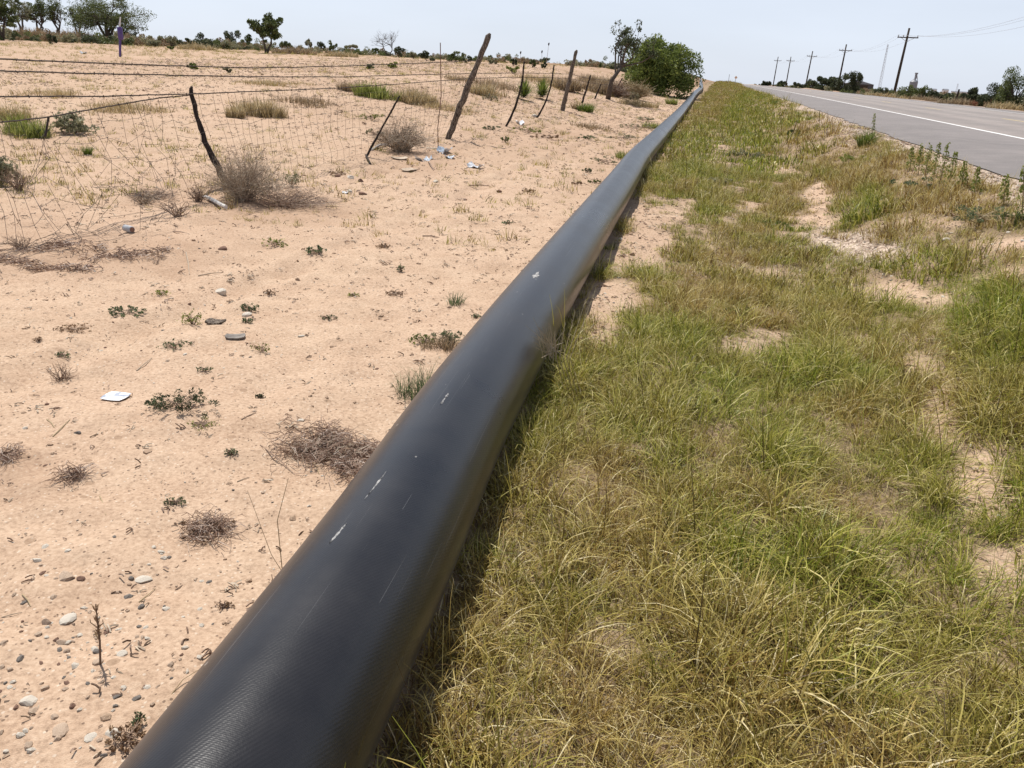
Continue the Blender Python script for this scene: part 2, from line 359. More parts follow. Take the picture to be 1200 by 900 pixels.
M['grass'] = leafmat('verge grass blade', [(0, (.08, .042, .018)), (.25, (.24, .15, .045)), (.6, (.44, .32, .09)), (.86, (.60, .48, .19)), (1, (.82, .72, .47))], .32,
                     [(0, (.09, .06, .018)), (.16, (.09, .125, .012)), (.5, (.22, .275, .025)), (.8, (.42, .41, .06)), (1, (.72, .62, .27))], rough=.42)
M['leaf_bush'] = leafmat('olive bush leaf', [(0, (.055, .075, .018)), (.6, (.17, .215, .05)), (1, (.34, .37, .10))])
M['leaf_red'] = leafmat('reddish weed', [(0, (.20, .05, .03)), (.6, (.34, .11, .07)), (1, (.45, .22, .14))], .3)
M['barn'] = simple('dark corrugated roof', [(.3, (.055, .05, .055)), (.7, (.10, .09, .095))], 3, .7, .3)
M['redpaint'] = simple('red barrel', [(.3, (.38, .06, .05)), (.7, (.50, .10, .08))], 6, .6, .3)

# ------------------------------------------------------------------ vegetation density on the verge
def patch(px, py, rx, ry):
    c = at(px, py); a = at(px+rx, py); b = at(px, py-ry)
    return (c.x, c.y, np.linalg.inv(np.array([[a.x-c.x, b.x-c.x], [a.y-c.y, b.y-c.y]])))
BARE = [(patch(*q[:4]), q[4]) for q in [
    (710, 352, 26, 42, 1.1), (752, 292, 42, 28, .9), (775, 246, 50, 16, .7), (728, 330, 24, 28, .75), (960, 235, 18, 28, .8), (1000, 292, 80, 13, 1.0), (950, 262, 40, 14, .6),
    (1105, 478, 38, 40, 1.0), (1150, 560, 42, 40, 1.0), (1185, 660, 50, 28, .75), (1075, 430, 40, 20, .6), (885, 398, 50, 14, .75), (1055, 345, 60, 18, .8),
    (1160, 285, 70, 10, .6), (1080, 262, 50, 7, .5), (700, 395, 26, 18, .8), (900, 320, 26, 10, .5), (880, 245, 30, 8, .6), (1010, 400, 30, 12, .5), (1190, 320, 30, 10, .6), (850, 175, 25, 6, .5), (925, 205, 26, 8, .6)]]
GREEN = [(patch(*q[:4]), q[4]) for q in [
    (1090, 320, 100, 40, 1.0), (1160, 385, 90, 50, 1.0), (1010, 240, 60, 26, .9), (935, 265, 45, 24, .9), (880, 130, 60, 24, .7), (830, 175, 50, 30, .6), (1170, 480, 60, 40, .8),
    (960, 210, 70, 16, .8), (800, 420, 130, 40, .1), (620, 640, 60, 120, .25), (1110, 600, 120, 60, .35), (1000, 500, 70, 40, .15)]]
BROWN = [(patch(*q[:4]), q[4]) for q in [
    (860, 320, 80, 40, 1.0), (940, 370, 110, 30, .8), (1020, 165, 110, 20, .9), (800, 830, 100, 60, .6), (960, 400, 80, 30, .5), (1100, 220, 90, 25, .7), (960, 150, 60, 16, .8), (770, 215, 40, 20, .3)]]
def psum(L, x, y):
    r = np.zeros_like(x)
    for (cx, cy, Mi), wt in L:
        u = (x-cx)*Mi[0, 0]+(y-cy)*Mi[0, 1]; v = (x-cx)*Mi[1, 0]+(y-cy)*Mi[1, 1]
        d = np.sqrt(u*u+v*v)+(fbm(x*2.2, y*2.2, 31)-.5)*.9
        r = np.maximum(r, wt*(1-ss(.45, 1.2, d)))
    return r
PIPE_PX = [(286, 895), (376, 698), (490, 590), (529, 509), (588, 430), (625, 375), (648, 323), (680, 281), (696, 259), (728, 211), (750, 185), (769, 163), (789, 141), (805, 122), (814, 110), (821, 103.5), (821.5, 98.5)]
def pipe_path():
    # straight near run fitted from its silhouette, then the bends farther out
    pts = [Vector((-.645, .0, .2)), Vector((-.370, 1.7, .2)), Vector((-.20, 2.9, .2)), Vector((.27, 5.45, .2)), Vector((1.33, 10.9, .2)), Vector((2.0, 14.4, .2))]
    for p in PIPE_PX[11:]:
        d = ray(*p); T = _T; X = d[0]*T; Y = d[1]*T; s, t = st(X, Y); h = H+d[2]*T-(z_of_st(s, t, False)+.2)
        i = int(np.argmax(h < 0)); 
        if h[i] >= 0: break
        pts.append(Vector((X[i], Y[i], 0)))
    pts = [p for i, p in enumerate(pts) if i == 0 or p.y > pts[i-1].y+1]
    e = pts[-1]; a, b = st(e.x, e.y); 
    for ds in (40, 120): x, y = xy(a+ds, b-ds*.03); pts.append(Vector((x, y, 0)))
    return pts
PP = pipe_path()
PY = np.array([p.y for p in PP]); PX = np.array([p.x for p in PP])
def pipe_x(y): return np.interp(y, PY, PX)
def veg_density(x, y):
    s, t = st(x, y)
    off = x-pipe_x(y)
    d = ss(.12, .20, off)*(1-ss(2.75, 3.15, t+.25*(fbm(s*.8, t*3, 41)-.5)*2))
    thin = ss(1.6, 2.9, t)*.22
    n = fbm(x*1.6, y*1.6, 51)
    d = d*(1-thin*ss(.4, .6, n))
    n2 = fbm(x*3.1, y*3.1, 151); fa = ss(3.2, 6.5, y)
    d = d*(1-fa*(.36-.36*ss(.38, .54, n2)))*(1-.35*fa*(1-ss(.34, .46, n)))*(1-.18*(1-fa)*(1-ss(.36, .5, n2)))
    d = np.where((off > .17) & (off < .42) & (y < 4.5), 1.0, d)
    d = d-psum(BARE, x, y)
    return np.clip(d, 0, 1)

# ------------------------------------------------------------------ ground
def axis(parts):
    out = [parts[0][0]]
    for a, b, st0 in parts:
        k = max(1, int(round((b-a)/st0))); out += list(np.linspace(a, b, k+1)[1:])
    return np.array(out)
gs = np.concatenate([axis([(-6, 1, .25), (1, 5, .028), (5, 12, .055), (12, 30, .16), (30, 80, .6)]), np.geomspace(80, 9000, 60)[1:]])
gt = np.concatenate([-np.geomspace(22, 6000, 34)[::-1], axis([(-22, -8, .3), (-8, -4, .07), (-4, 3.1, .033), (3.1, 3.7, .05), (3.7, 15, 1.2), (15, 22, .35)])[1:-1], np.geomspace(22, 6000, 34)])
S, T_ = np.meshgrid(gs, gt, indexing='ij')
# fan out the road-aligned grid: keep it square near, let far columns spread
Z = z_of_st(S, T_); X = S*sin(AZ)+T_*cos(AZ); Y = S*cos(AZ)-T_*sin(AZ)
na, nb = S.shape
idx = np.arange(na*nb).reshape(na, nb)
quads = np.stack([idx[:-1, :-1], idx[:-1, 1:], idx[1:, 1:], idx[1:, :-1]], -1).reshape(-1, 4)[:, ::-1]
me = np_mesh('ground', np.stack([X, Y, Z], -1).reshape(-1, 3), quads)
me.polygons.foreach_set('use_smooth', [True]*len(me.polygons))
Xf, Yf, Sf, Tf = X.ravel(), Y.ravel(), S.ravel(), T_.ravel()
vg = veg_density(Xf, Yf)
far_v = ss(25, 70, Sf)*(Tf > -2)*(Tf < 3)*.6
vg = np.maximum(vg, far_v)
gv = ss(2.5, 2.9, Tf)*(1-ss(3.5, 3.6, Tf))+ss(15.2, 15.4, Tf)*(1-ss(16, 17, Tf))+psum([(patch(1000, 292, 95, 22), 1)], Xf, Yf)
dpt = psum([(patch(*q[:4]), q[4]) for q in [(120, 300, 150, 34, .55), (40, 270, 80, 40, .35), (330, 245, 110, 26, .6), (200, 225, 90, 20, .4), (480, 190, 90, 20, .55), (640, 165, 110, 22, .4), (390, 535, 70, 26, .5), (740, 165, 60, 30, .45), (20, 560, 60, 40, .4), (80, 160, 120, 26, .35), (470, 130, 120, 16, .3)]], Xf, Yf)
dry = dpt*(.5+.8*fbm(Xf*5, Yf*5, 66))+.5*ss(9, 34, Sf)*(Tf < -3.5)*ss(.3, .65, fbm(Xf*.35, Yf*.35, 67))+np.clip(ss(45, 110, Sf)*(Tf < -3)*(.35+.65*ss(.4, .6, fbm(Xf*.06, Yf*.06, 61)))+(Tf > 15.4)*.8, 0, 1)
for nm, arr in (('veg', vg), ('gravel', np.clip(gv, 0, 1)), ('dry', dry)):
    a = me.attributes.new(nm, 'FLOAT', 'POINT'); a.data.foreach_set('value', arr.astype(np.float32))
new_obj('ground', me, M['sand'], kind='structure')

# ------------------------------------------------------------------ road
def strip(name, t0, t1, s0, s1, mat, dz, nt_=2, ds=1.0, edge=0, uvw=True):
    ssv = np.concatenate([np.arange(s0, min(s1, 60), ds), np.geomspace(max(60, s0), s1, 60)]) if s1 > 60 else np.linspace(s0, s1, max(2, int((s1-s0)/ds)))
    tt = np.linspace(t0, t1, nt_); A, B = np.meshgrid(ssv, tt, indexing='ij')
    B = B.copy()
    if edge: B[:, 0] += (fbm(A[:, 0]*1.3, A[:, 0]*0, 71)-.5)*edge; B[:, 1] = np.maximum(B[:, 1], B[:, 0]+.02)
    Zr = z_road(A)+dz
    if edge: Zr[:, 0] -= .05
    V = np.stack([A*sin(AZ)+B*cos(AZ), A*cos(AZ)-B*sin(AZ), Zr], -1).reshape(-1, 3)
    a, b = A.shape; ix = np.arange(a*b).reshape(a, b)
    q = np.stack([ix[:-1, :-1], ix[:-1, 1:], ix[1:, 1:], ix[1:, :-1]], -1).reshape(-1, 4)[:, ::-1]
    m_ = np_mesh(name, V, q); uv = m_.uv_layers.new(name='UVMap')
    U = np.stack([(B-E0)/(E1-E0), A], -1).reshape(-1, 2)[q.ravel()]
    uv.data.foreach_set('uv', U.astype(np.float32).ravel())
    return new_obj(name, m_, mat)
r = strip('road', E0, E1, -6, 2500, M['asphalt'], .0, 14, .08, .26); tag(r, kind='structure')
tag(strip('edge_line', 6.10, 6.23, -6, 1500, M['paint'], .006, 2, 1), kind='structure')
tag(strip('far_edge_line', 13.45, 13.57, -6, 1500, M['paint'], .006, 2, 1), kind='structure')
for k in range(16):
    tag(strip('lane_dash', 9.75, 9.87, 6+k*12.2, 9.05+k*12.2, M['paint_y'], .006, 2, 1), kind='structure')

# ------------------------------------------------------------------ pipe
def smooth_path(P, n):
    out = []
    for i in range(len(P)-1):
        p0 = P[max(i-1, 0)]; p1 = P[i]; p2 = P[i+1]; p3 = P[min(i+2, len(P)-1)]
        d1 = (p2-p0)/max((p2-p0).length, 1e-6)*(p2-p1).length; d2 = (p3-p1)/max((p3-p1).length, 1e-6)*(p2-p1).length
        k = max(4, int((p2-p1).length/n))
        for j in range(k):
            u = j/k; h00 = 2*u**3-3*u*u+1; h10 = u**3-2*u*u+u; h01 = -2*u**3+3*u*u; h11 = u**3-u*u
            out.append(p1*h00+d1*h10+p2*h01+d2*h11)
    out.append(P[-1]); return out
def build_pipe():
    P = smooth_path([Vector((p.x, p.y, 0)) for p in PP], .5)
    P = [Vector((p.x-.6*0, p.y, 0)) for p in P]
    d0 = (P[1]-P[0]).normalized(); P = [P[0]-d0*4, P[0]-d0*2]+P
    zz = [float(z_of_st(*st(p.x, p.y), False)) for p in P]
    zz = np.convolve(np.pad(zz, 5, mode='edge'), np.ones(11)/11, 'valid')
    for p, z in zip(P, zz): p.z = z+.197+.05*float(1-ss(.6, 2.6, p.y))
    n = 64; V = []; UV = []; FL = []; L = 0
    for i, p in enumerate(P):
        d = (P[min(i+1, len(P)-1)]-P[max(i-1, 0)]).normalized(); a = d.cross(Vector((0, 0, 1))).normalized(); c = a.cross(d)
        if i: L += (p-P[i-1]).length
        for k in range(n):
            th = 2*pi*k/n; V.append(p+a*cos(th)*.2+c*sin(th)*.2); UV.append((k/n, L)); FL.append(max(0, min(1, .35-sin(th)*.9)))
    Q = []; U = []
    for i in range(len(P)-1):
        for k in range(n):
            k2 = (k+1) % n; Q.append((i*n+k, i*n+k2, (i+1)*n+k2, (i+1)*n+k))
            u0, v0 = UV[i*n+k]; v1 = UV[(i+1)*n+k][1]; U += [(u0, v0), (u0+1/n, v0), (u0+1/n, v1), (u0, v1)]
    me = np_mesh('pipe', np.array([tuple(v) for v in V]), np.array(Q))
    uv = me.uv_layers.new(name='UVMap'); uv.data.foreach_set('uv', np.array(U, dtype=np.float32).ravel())
    a = me.attributes.new('flank', 'FLOAT', 'POINT'); a.data.foreach_set('value', np.array(FL, dtype=np.float32))
    me.polygons.foreach_set('use_smooth', [True]*len(me.polygons))
    root = thing('pipeline', 'long black plastic pipeline lying on the ground between sand and grass', 'pipeline', P[0])
    new_obj('pipe', me, M['pipe'], root, -P[0]+Vector((0, 0, 0)))
    # scuffs: thin raised burrs of scraped plastic where the photo shows them
    axis_ = (Vector((1.33, 10.9, 0))-Vector((-.215, 2.9, 0))).normalized()
    for (x0, y0, x1, y1, wpx) in [(427, 585, 453, 552, 2.6), (386, 636, 406, 613, 4), (516, 474, 526, 460, 3.5), (625, 326, 632, 318, 7)]:
        def onp(px, py):
            d = Vector(ray(px, py)); o = Vector((0, 0, H)); near = [q for q in P if q.y < 14]
            for k in range(6000):
                h = o+d*(.9+k*.0025); best = 9; nv = None
                for a_, b_ in zip(near[:-1], near[1:]):
                    if a_.y-1 > h.y or b_.y+1 < h.y: continue
                    ab = b_-a_; u = max(0, min(1, (h-a_).dot(ab)/ab.dot(ab))); v = h-(a_+ab*u)
                    if v.length < best: best = v.length; nv = v
                if best < .2012: return h, nv.normalized()
            return None, None
        p0, n0 = onp(x0, y0); p1, n1 = onp(x1, y1)
        if p0 is None or p1 is None: continue
        mb = MB(); k = 16; side = (p1-p0).cross(n0).normalized(); ww = wpx*.95*pxm(p0)/2
        vs = []
        for j in range(k+1):
            u = j/k; c = p0.lerp(p1, u); nn = n0.lerp(n1, u).normalized(); g = ww*(.35+random.random())*min(1, 4*u+.1, 4*(1-u)+.1)
            sh = side*(random.random()-.5)*ww*.6
            vs += [c+side*g+sh-nn*.001, c+nn*.0012+sh, c-side*g+sh-nn*.001]
        fs = []
        for j in range(k): b = j*3; fs += [(b, b+1, b+4, b+3), (b+1, b+2, b+5, b+4)]
        mb.add([v-P[0] for v in vs], fs)
        mb.build('scratch', M['scuff'], root)
build_pipe()

# ------------------------------------------------------------------ scattering
def scatter(name, pts, scl, rot, idx, tint, coll, label=None, cat=None):
    me = bpy.data.meshes.new(name); me.from_pydata([tuple(p) for p in pts], [], [])
    for nm, ty, arr in (('scl', 'FLOAT', scl), ('idx', 'INT', idx), ('tint', 'FLOAT', tint)):
        a = me.attributes.new(nm, ty, 'POINT'); a.data.foreach_set('value', np.asarray(arr, dtype=np.int32 if ty == 'INT' else np.float32))
    a = me.attributes.new('rot', 'FLOAT_VECTOR', 'POINT'); a.data.foreach_set('vector', np.asarray(rot, dtype=np.float32).ravel())
    o = new_obj(name, me, kind='stuff')
    tag(o, label, cat)
    g = bpy.data.node_groups.new(name+'_scatter', 'GeometryNodeTree')
    g.interface.new_socket('Geometry', in_out='INPUT', socket_type='NodeSocketGeometry'); g.interface.new_socket('Geometry', in_out='OUTPUT', socket_type='NodeSocketGeometry')
    gi = g.nodes.new('NodeGroupInput'); go = g.nodes.new('NodeGroupOutput')
    ip = g.nodes.new('GeometryNodeInstanceOnPoints'); ci = g.nodes.new('GeometryNodeCollectionInfo')
    ci.inputs['Collection'].default_value = coll; ci.inputs['Separate Children'].default_value = True; ci.inputs['Reset Children'].default_value = True
    ip.inputs['Pick Instance'].default_value = True
    def na_(nm, ty):
        q = g.nodes.new('GeometryNodeInputNamedAttribute'); q.data_type = ty; q.inputs['Name'].default_value = nm
        return [s for s in q.outputs if s.name == 'Attribute' and s.enabled][0] if any(s.enabled and s.name == 'Attribute' for s in q.outputs) else q.outputs[0]
    g.links.new(gi.outputs[0], ip.inputs['Points']); g.links.new(ci.outputs[0], ip.inputs['Instance'])
    g.links.new(na_('idx', 'INT'), ip.inputs['Instance Index']); g.links.new(na_('rot', 'FLOAT_VECTOR'), ip.inputs['Rotation']); g.links.new(na_('scl', 'FLOAT'), ip.inputs['Scale'])
    g.links.new(ip.outputs[0], go.inputs[0])
    md = o.modifiers.new('scatter', 'NODES'); md.node_group = g
    return o
def blades(n, R, h0, h1, width, lean, seg=3, rs=None, droop=.5):
    """numpy grass tuft: n curved ribbons"""
    rs = rs or RS
    V = []; Q = []; rn = []
    for i in range(n):
        a = rs.uniform(0, 2*pi); r_ = R*math.sqrt(rs.uniform()); bx, by = r_*cos(a), r_*sin(a)
        hd = rs.uniform(0, 2*pi) if rs.uniform() < .5 else a+rs.normal(0, .5)
        h = rs.uniform(h0, h1); ln = abs(rs.normal(lean, lean*.5)); w_ = width*rs.uniform(.6, 1.3)
        tw = hd+pi/2+rs.normal(0, .5); dx, dy = cos(hd), sin(hd); wx, wy = cos(tw)*w_/2, sin(tw)*w_/2
        b = len(V); ang = ln*.4; x, y, z = bx, by, -.01
        for j in range(seg+1):
            k = 1-(j/seg)**1.5*.85
            V.append((x-wx*k, y-wy*k, z)); V.append((x+wx*k, y+wy*k, z))
            st_ = h/seg; x += dx*sin(ang)*st_; y += dy*sin(ang)*st_; z += cos(ang)*st_; ang += (ln+droop*rs.uniform())/seg*1.2
            ang = min(ang, 2.0)
        c = rs.uniform()
        for j in range(seg): Q.append((b+2*j, b+2*j+1, b+2*j+3, b+2*j+2)); rn.append(c)
    return np.array(V), np.array(Q), rn
def tuft_collection(name, specs, mat):
    c = bpy.data.collections.new(name)
    for i, sp in enumerate(specs):
        V, Q, rn = blades(**sp); m_ = np_mesh('%s_%02d' % (name, i), V, Q, rn); m_.materials.append(mat)
        o = bpy.data.objects.new('%s_%02d' % (name, i), m_); c.objects.link(o)
    return c
near_c = tuft_collection('near_tuft', [
    dict(n=80, R=.08, h0=.03, h1=.11, width=.0036, lean=.9), dict(n=60, R=.07, h0=.05, h1=.155, width=.0033, lean=1.2, seg=4),
    dict(n=70, R=.09, h0=.03, h1=.09, width=.0034, lean=1.6), dict(n=40, R=.05, h0=.12, h1=.22, width=.0034, lean=1.2, seg=5),
    dict(n=60, R=.10, h0=.08, h1=.20, width=.0026, lean=1.9, seg=4), dict(n=12, R=.06, h0=.18, h1=.34, width=.0030, lean=.8, seg=6), dict(n=26, R=.10, h0=.025, h1=.065, width=.010, lean=1.4), dict(n=34, R=.12, h0=.10, h1=.24, width=.0026, lean=3.2, droop=.2)], M['grass'])
mid_c = tuft_collection('mid_tuft', [
    dict(n=60, R=.11, h0=.04, h1=.12, width=.006, lean=.9), dict(n=55, R=.10, h0=.06, h1=.16, width=.0055, lean=1.1),
    dict(n=50, R=.12, h0=.03, h1=.08, width=.0065, lean=1.5), dict(n=28, R=.08, h0=.12, h1=.28, width=.005, lean=.8)], M['grass'])
far_c = tuft_collection('far_tuft', [
    dict(n=50, R=.28, h0=.06, h1=.17, width=.016, lean=.9, seg=2), dict(n=45, R=.26, h0=.05, h1=.13, width=.016, lean=1.1, seg=2),
    dict(n=26, R=.22, h0=.15, h1=.36, width=.013, lean=.6, seg=2)], M['grass'])
def scatter_grass(name, s0, s1, dens, coll, nvar, probs, sc, label):
    N = int((s1-s0)*5*dens); s = RS.uniform(s0, s1, N); t = RS.uniform(-1.6, 3.4, N)
    if s0 > 20: t = RS.uniform(-3.5, 3.3, N)
    x, y = xy(s, t); d = veg_density(x, y)
    keep = RS.uniform(size=N) < d**1.3; x, y, d = x[keep], y[keep], d[keep]; s, t = st(x, y)
    z = z_of_st(s, t)
    g = psum(GREEN, x, y); b = psum(BROWN, x, y)
    tint = np.clip(.37+(fbm(x*1.1, y*1.1, 81)-.5)*1.3+(fbm(x*4.5, y*4.5, 82)-.5)*1.1+g*.75-b*.45+RS.normal(0, .16, len(x)), 0, 1)
    ix = RS.choice(nvar, len(x), p=probs)
    scl = RS.uniform(.7, 1.25, len(x))*sc*(.55+.5*d)*(1+.25*g)*(.35+1.25*fbm(x*2.6, y*2.6, 91))
    rot = np.stack([RS.normal(0, .12, len(x)), RS.normal(0, .12, len(x)), RS.uniform(0, 6.28, len(x))], -1)
    return scatter(name, np.stack([x, y, z], -1), scl, rot, ix, tint, coll, label, 'grass')
scatter_grass('verge_grass', .2, 6.5, 290, near_c, 8, [.20, .19, .16, .13, .16, .04, .05, .07], 1.1, 'yellow green wild grass on the verge right of the near pipe')
scatter_grass('verge_grass', 6.5, 16, 120, mid_c, 4, [.3, .28, .3, .12], 1.05, 'patchy grass on the verge beside the middle of the pipe')
scatter_grass('verge_grass', 16, 240, 12, far_c, 3, [.4, .4, .2], 1.0, 'far verge grass between pipe and highway')

# pebbles, crumbs and litter
def rock_mesh(name, seed, flat=.6, sub=1):
    import bmesh
    bm = bmesh.new(); bmesh.ops.create_icosphere(bm, subdivisions=sub, radius=1)
    r_ = random.Random(seed)
    kx, ky = r_.uniform(.7, 1.3), r_.uniform(.7, 1.3)
    cuts = [(Vector((r_.gauss(0, 1), r_.gauss(0, 1), r_.gauss(0, 1))).normalized(), r_.uniform(.5, .85)) for _ in range(7)]
    for v in bm.verts:
        p = v.co.copy()
        for c, d in cuts:
            e = p.dot(c)-d
            if e > 0: p -= c*e
        p *= r_.uniform(.93, 1.07); v.co = Vector((p.x*kx, p.y*ky, p.z*flat))
    me_ = bpy.data.meshes.new(name); bm.to_mesh(me_); bm.free(); return me_
peb = bpy.data.collections.new('pebble_kinds')
for i in range(8):
    m_ = rock_mesh('pebble_kind_%d' % i, 100+i, .65); m_.materials.append(M[['rock', 'rock', 'rock_white', 'rock_red', 'rock', 'rock_grey', 'rock_white', 'rock'][i]])
    peb.objects.link(bpy.data.objects.new('pebble_kind_%d' % i, m_))
def left_points(N, s0, s1, t0, t1, power=1.6):
    u = RS.uniform(size=N)**power; s = s0+(s1-s0)*u; t = RS.uniform(t0, t1, N); x, y = xy(s, t)
    k = (pipe_x(y)-x > .16); return x[k], y[k]
def place_small(name, x, y, sc, coll, n, lab, tint=None, flat=True, lift=0, cat='stones'):
    s, t = st(x, y); z = z_of_st(s, t)+lift; k = len(x)
    rot = np.stack([RS.normal(0, .3, k), RS.normal(0, .3, k), RS.uniform(0, 6.28, k)], -1)
    return scatter(name, np.stack([x, y, z], -1), sc, rot, RS.randint(0, n, k), np.zeros(k) if tint is None else tint, coll, lab, cat)
x, y = left_points(9000, .6, 14, -7, -.6, 1.5); k = RS.uniform(size=len(x)) < (.15+.85*ss(.45, .62, fbm(x*1.1, y*1.1, 15)))
x, y = x[k], y[k]
place_small('pebbles', x, y, np.clip(RS.lognormal(-5.35, .45, len(x)), .002, .014), peb, 8, 'small pebbles scattered on the sand left of the pipe')
c0 = at(110, 780); N = 300; x = RS.normal(c0.x-.1, .28, N); y = RS.normal(c0.y-.02, .30, N); k = pipe_x(y)-x > .22; x, y = x[k], y[k]
place_small('gravel', x, y, np.clip(RS.lognormal(-4.95, .42, len(x)), .003, .013), peb, 8, 'pale gravel thick in the bottom left corner of the sand')
s = RS.uniform(1, 30, 4200); t = RS.uniform(2.35, 3.42, 4200); x, y = xy(s, t)
place_small('gravel', x, y, RS.uniform(.006, .02, len(x)), peb, 8, 'crushed gravel along the near edge of the asphalt')
def verge_points(N, s0, s1):
    s = s0+(s1-s0)*RS.uniform(size=N)**1.4; t = RS.uniform(-1.0, 3.4, N); x, y = xy(s, t); k = (x-pipe_x(y) > .2) & (veg_density(x, y) < .75); return x[k], y[k]
x, y = verge_points(9000, .8, 22)
place_small('pebbles', x, y, np.clip(RS.lognormal(-5.1, .5, len(x)), .002, .016)*(1+.03*y), peb, 8, 'small pebbles in the bare patches between the verge grass')
N = 1500; cc = at(1000, 292); x = RS.normal(cc.x, .55, N); y = RS.normal(cc.y, 1.1, N)
place_small('gravel', x, y, RS.uniform(.004, .013, len(x)), peb, 8, 'gravel lying in the bare strip of the grass verge')
# dry crumbs: bits of stem and leaf
lit = bpy.data.collections.new('crumb_kinds')
for i in range(6):
    mb = MB()
    for j in range(random.randint(2, 5)):
        a = random.uniform(0, 6.28); p = Vector((random.gauss(0, .5), random.gauss(0, .5), .12)); q = p+Vector((cos(a), sin(a), random.uniform(-.05, .3)))*random.uniform(.4, 1.6)
        mb.tube([p, (p+q)/2+Vector((0, 0, .15)), q], .13, 3, random.random())
    m_ = mb.mesh('crumb_%d' % i); m_.materials.append(M['twig_brown' if i % 2 else 'twig_grey']); lit.objects.link(bpy.data.objects.new('crumb_%d' % i, m_))
x, y = left_points(48000, .6, 62, -26, -.6, 1.7); k = RS.uniform(size=len(x)) < (.42+.58*ss(.42, .62, fbm(x*.7, y*.7, 25))); x, y = x[k], y[k]
place_small('dry_litter', x, y, RS.uniform(.005, .020, len(x))*(1+.075*np.minimum(y, 26)), lit, 6, 'bits of dry stem strewn over the sand', cat='litter')
clod = bpy.data.collections.new('clod_kinds')
for i in range(5):
    m_ = rock_mesh('clod_kind_%d' % i, 160+i, .5); m_.materials.append(M['sand']); clod.objects.link(bpy.data.objects.new('clod_kind_%d' % i, m_))
x, y = left_points(30000, .6, 50, -22, -.6, 1.7); k = RS.uniform(size=len(x)) < (.2+.8*ss(.42, .62, fbm(x*.9, y*.9, 45))); x, y = x[k], y[k]
place_small('clods', x, y, np.clip(RS.lognormal(-5.0, .5, len(x)), .003, .022)*(1+.04*y), clod, 5, 'crumbled clods of dry earth on the sand', cat='clods')
x, y = verge_points(14000, .8, 22); k2 = len(x)//2
place_small('clods', x[:k2], y[:k2], np.clip(RS.lognormal(-4.7, .5, k2), .004, .03)*(1+.03*y[:k2]), clod, 5, 'crumbled clods in the bare patches of the verge', cat='clods')
place_small('dry_litter', x[k2:], y[k2:], RS.uniform(.006, .022, len(x)-k2)*(1+.05*y[k2:]), lit, 6, 'bits of dry stem in the bare patches of the verge', cat='litter')
# tiny weeds in the field
fw_c = tuft_collection('field_tuft', [dict(n=22, R=.07, h0=.02, h1=.08, width=.007, lean=1.0, seg=2), dict(n=30, R=.10, h0=.03, h1=.12, width=.007, lean=.8, seg=2)], M['grass'])
N = 22000; s = 7+143*RS.uniform(size=N)**1.5; t = RS.uniform(-1, 1, N)*(4+s*.55)-6-s*.25; x, y = xy(s, t)
k = (pipe_x(y)-x > .35) & (RS.uniform(size=N) < (.3+.7*ss(.45, .65, fbm(x*.18, y*.18, 35))*np.clip(12/s*2.0+.35, 0, 1))); x, y, s = x[k], y[k], s[k]
o = place_small('field_weeds', x, y, RS.uniform(.25, 1.0, len(x))**1.5*(1.1+s/50), fw_c, 2, 'tiny dry weeds dotted over the sandy field', tint=RS.uniform(0, .8, len(x)), cat='weeds')
# brush too far to tell apart, left skyline and beyond the road
def leaf_cloud(cent, rad, n, size, rs, squash=1.0, clump=.0):
    """n small quads spread through ellipsoidal clumps cent/rad -> V,Q,r"""
    K = len(cent); c = rs.randint(0, K, n); d = rs.normal(size=(n, 3)); d /= np.linalg.norm(d, axis=1)[:, None]
    r_ = rs.uniform(.35, 1.05, n)**.6; P = cent[c]+d*rad[c]*r_[:, None]
    a = rs.normal(size=(n, 3)); a /= np.linalg.norm(a, axis=1)[:, None]; b = np.cross(a, rs.normal(size=(n, 3))); b /= np.linalg.norm(b, axis=1)[:, None]
    sz = (size*rs.uniform(.5, 1.4, n))[:, None]
    V = np.stack([P-a*sz, P-b*sz*.45, P+a*sz, P+b*sz*.45], 1).reshape(-1, 3); Q = np.arange(4*n).reshape(n, 4)
    cr = rs.uniform(0, 1, K)
    return V, Q, np.clip(.55*rs.uniform(size=n)+.45*cr[c], 0, 1)
bk = bpy.data.collections.new('brush_kinds')
for i in range(4):
    rs = np.random.RandomState(300+i); K = 9; cent = np.stack([rs.normal(0, .5, K), rs.normal(0, .5, K), rs.uniform(.25, .8, K)], -1); rad = rs.uniform(.22, .45, (K, 1))*np.array([[1, 1, .8]])
    V, Q, rn = leaf_cloud(cent, rad, 700, .10, rs); m_ = np_mesh('brush_%d' % i, V, Q, rn); m_.materials.append(M[['leaf_dark', 'leaf_mesquite', 'leaf_grey', 'leaf_rusty'][i]])
    bk.objects.link(bpy.data.objects.new('brush_%d' % i, m_))
N = 1700; az = RS.uniform(radians(-36), radians(11), N); D = RS.uniform(88, 260, N); x, y = D*np.sin(az), D*np.cos(az); s, t = st(x, y); k = (t < -9) & ((az < radians(-23)) | (RS.uniform(size=N) < .25+.65*ss(.3, .6, vn(az*40, D*.01, 77)))); x, y = x[k], y[k]
place_small('distant_brush', x, y, RS.uniform(.28, .85, len(x))*(1+.45*(x < -35)), bk, 4, 'far scrub spread along the skyline of the sandy field', cat='scrub', lift=-.1)
s = RS.uniform(95, 260, 260); t = RS.uniform(-14, -3.2, 260); x, y = xy(s, t); k = pipe_x(y)-x > 1.5; x, y = x[k], y[k]
place_small('distant_brush', x, y, RS.uniform(.3, .8, len(x)), bk, 4, 'far scrub and dry grass on the crest beside the pipe end', cat='scrub', lift=-.1)
N = 900; s = np.random.RandomState(5).uniform(50, 600, N); t = 17.5+np.abs(RS.normal(0, 1, N))*(3+s*.12); x, y = xy(s, t)
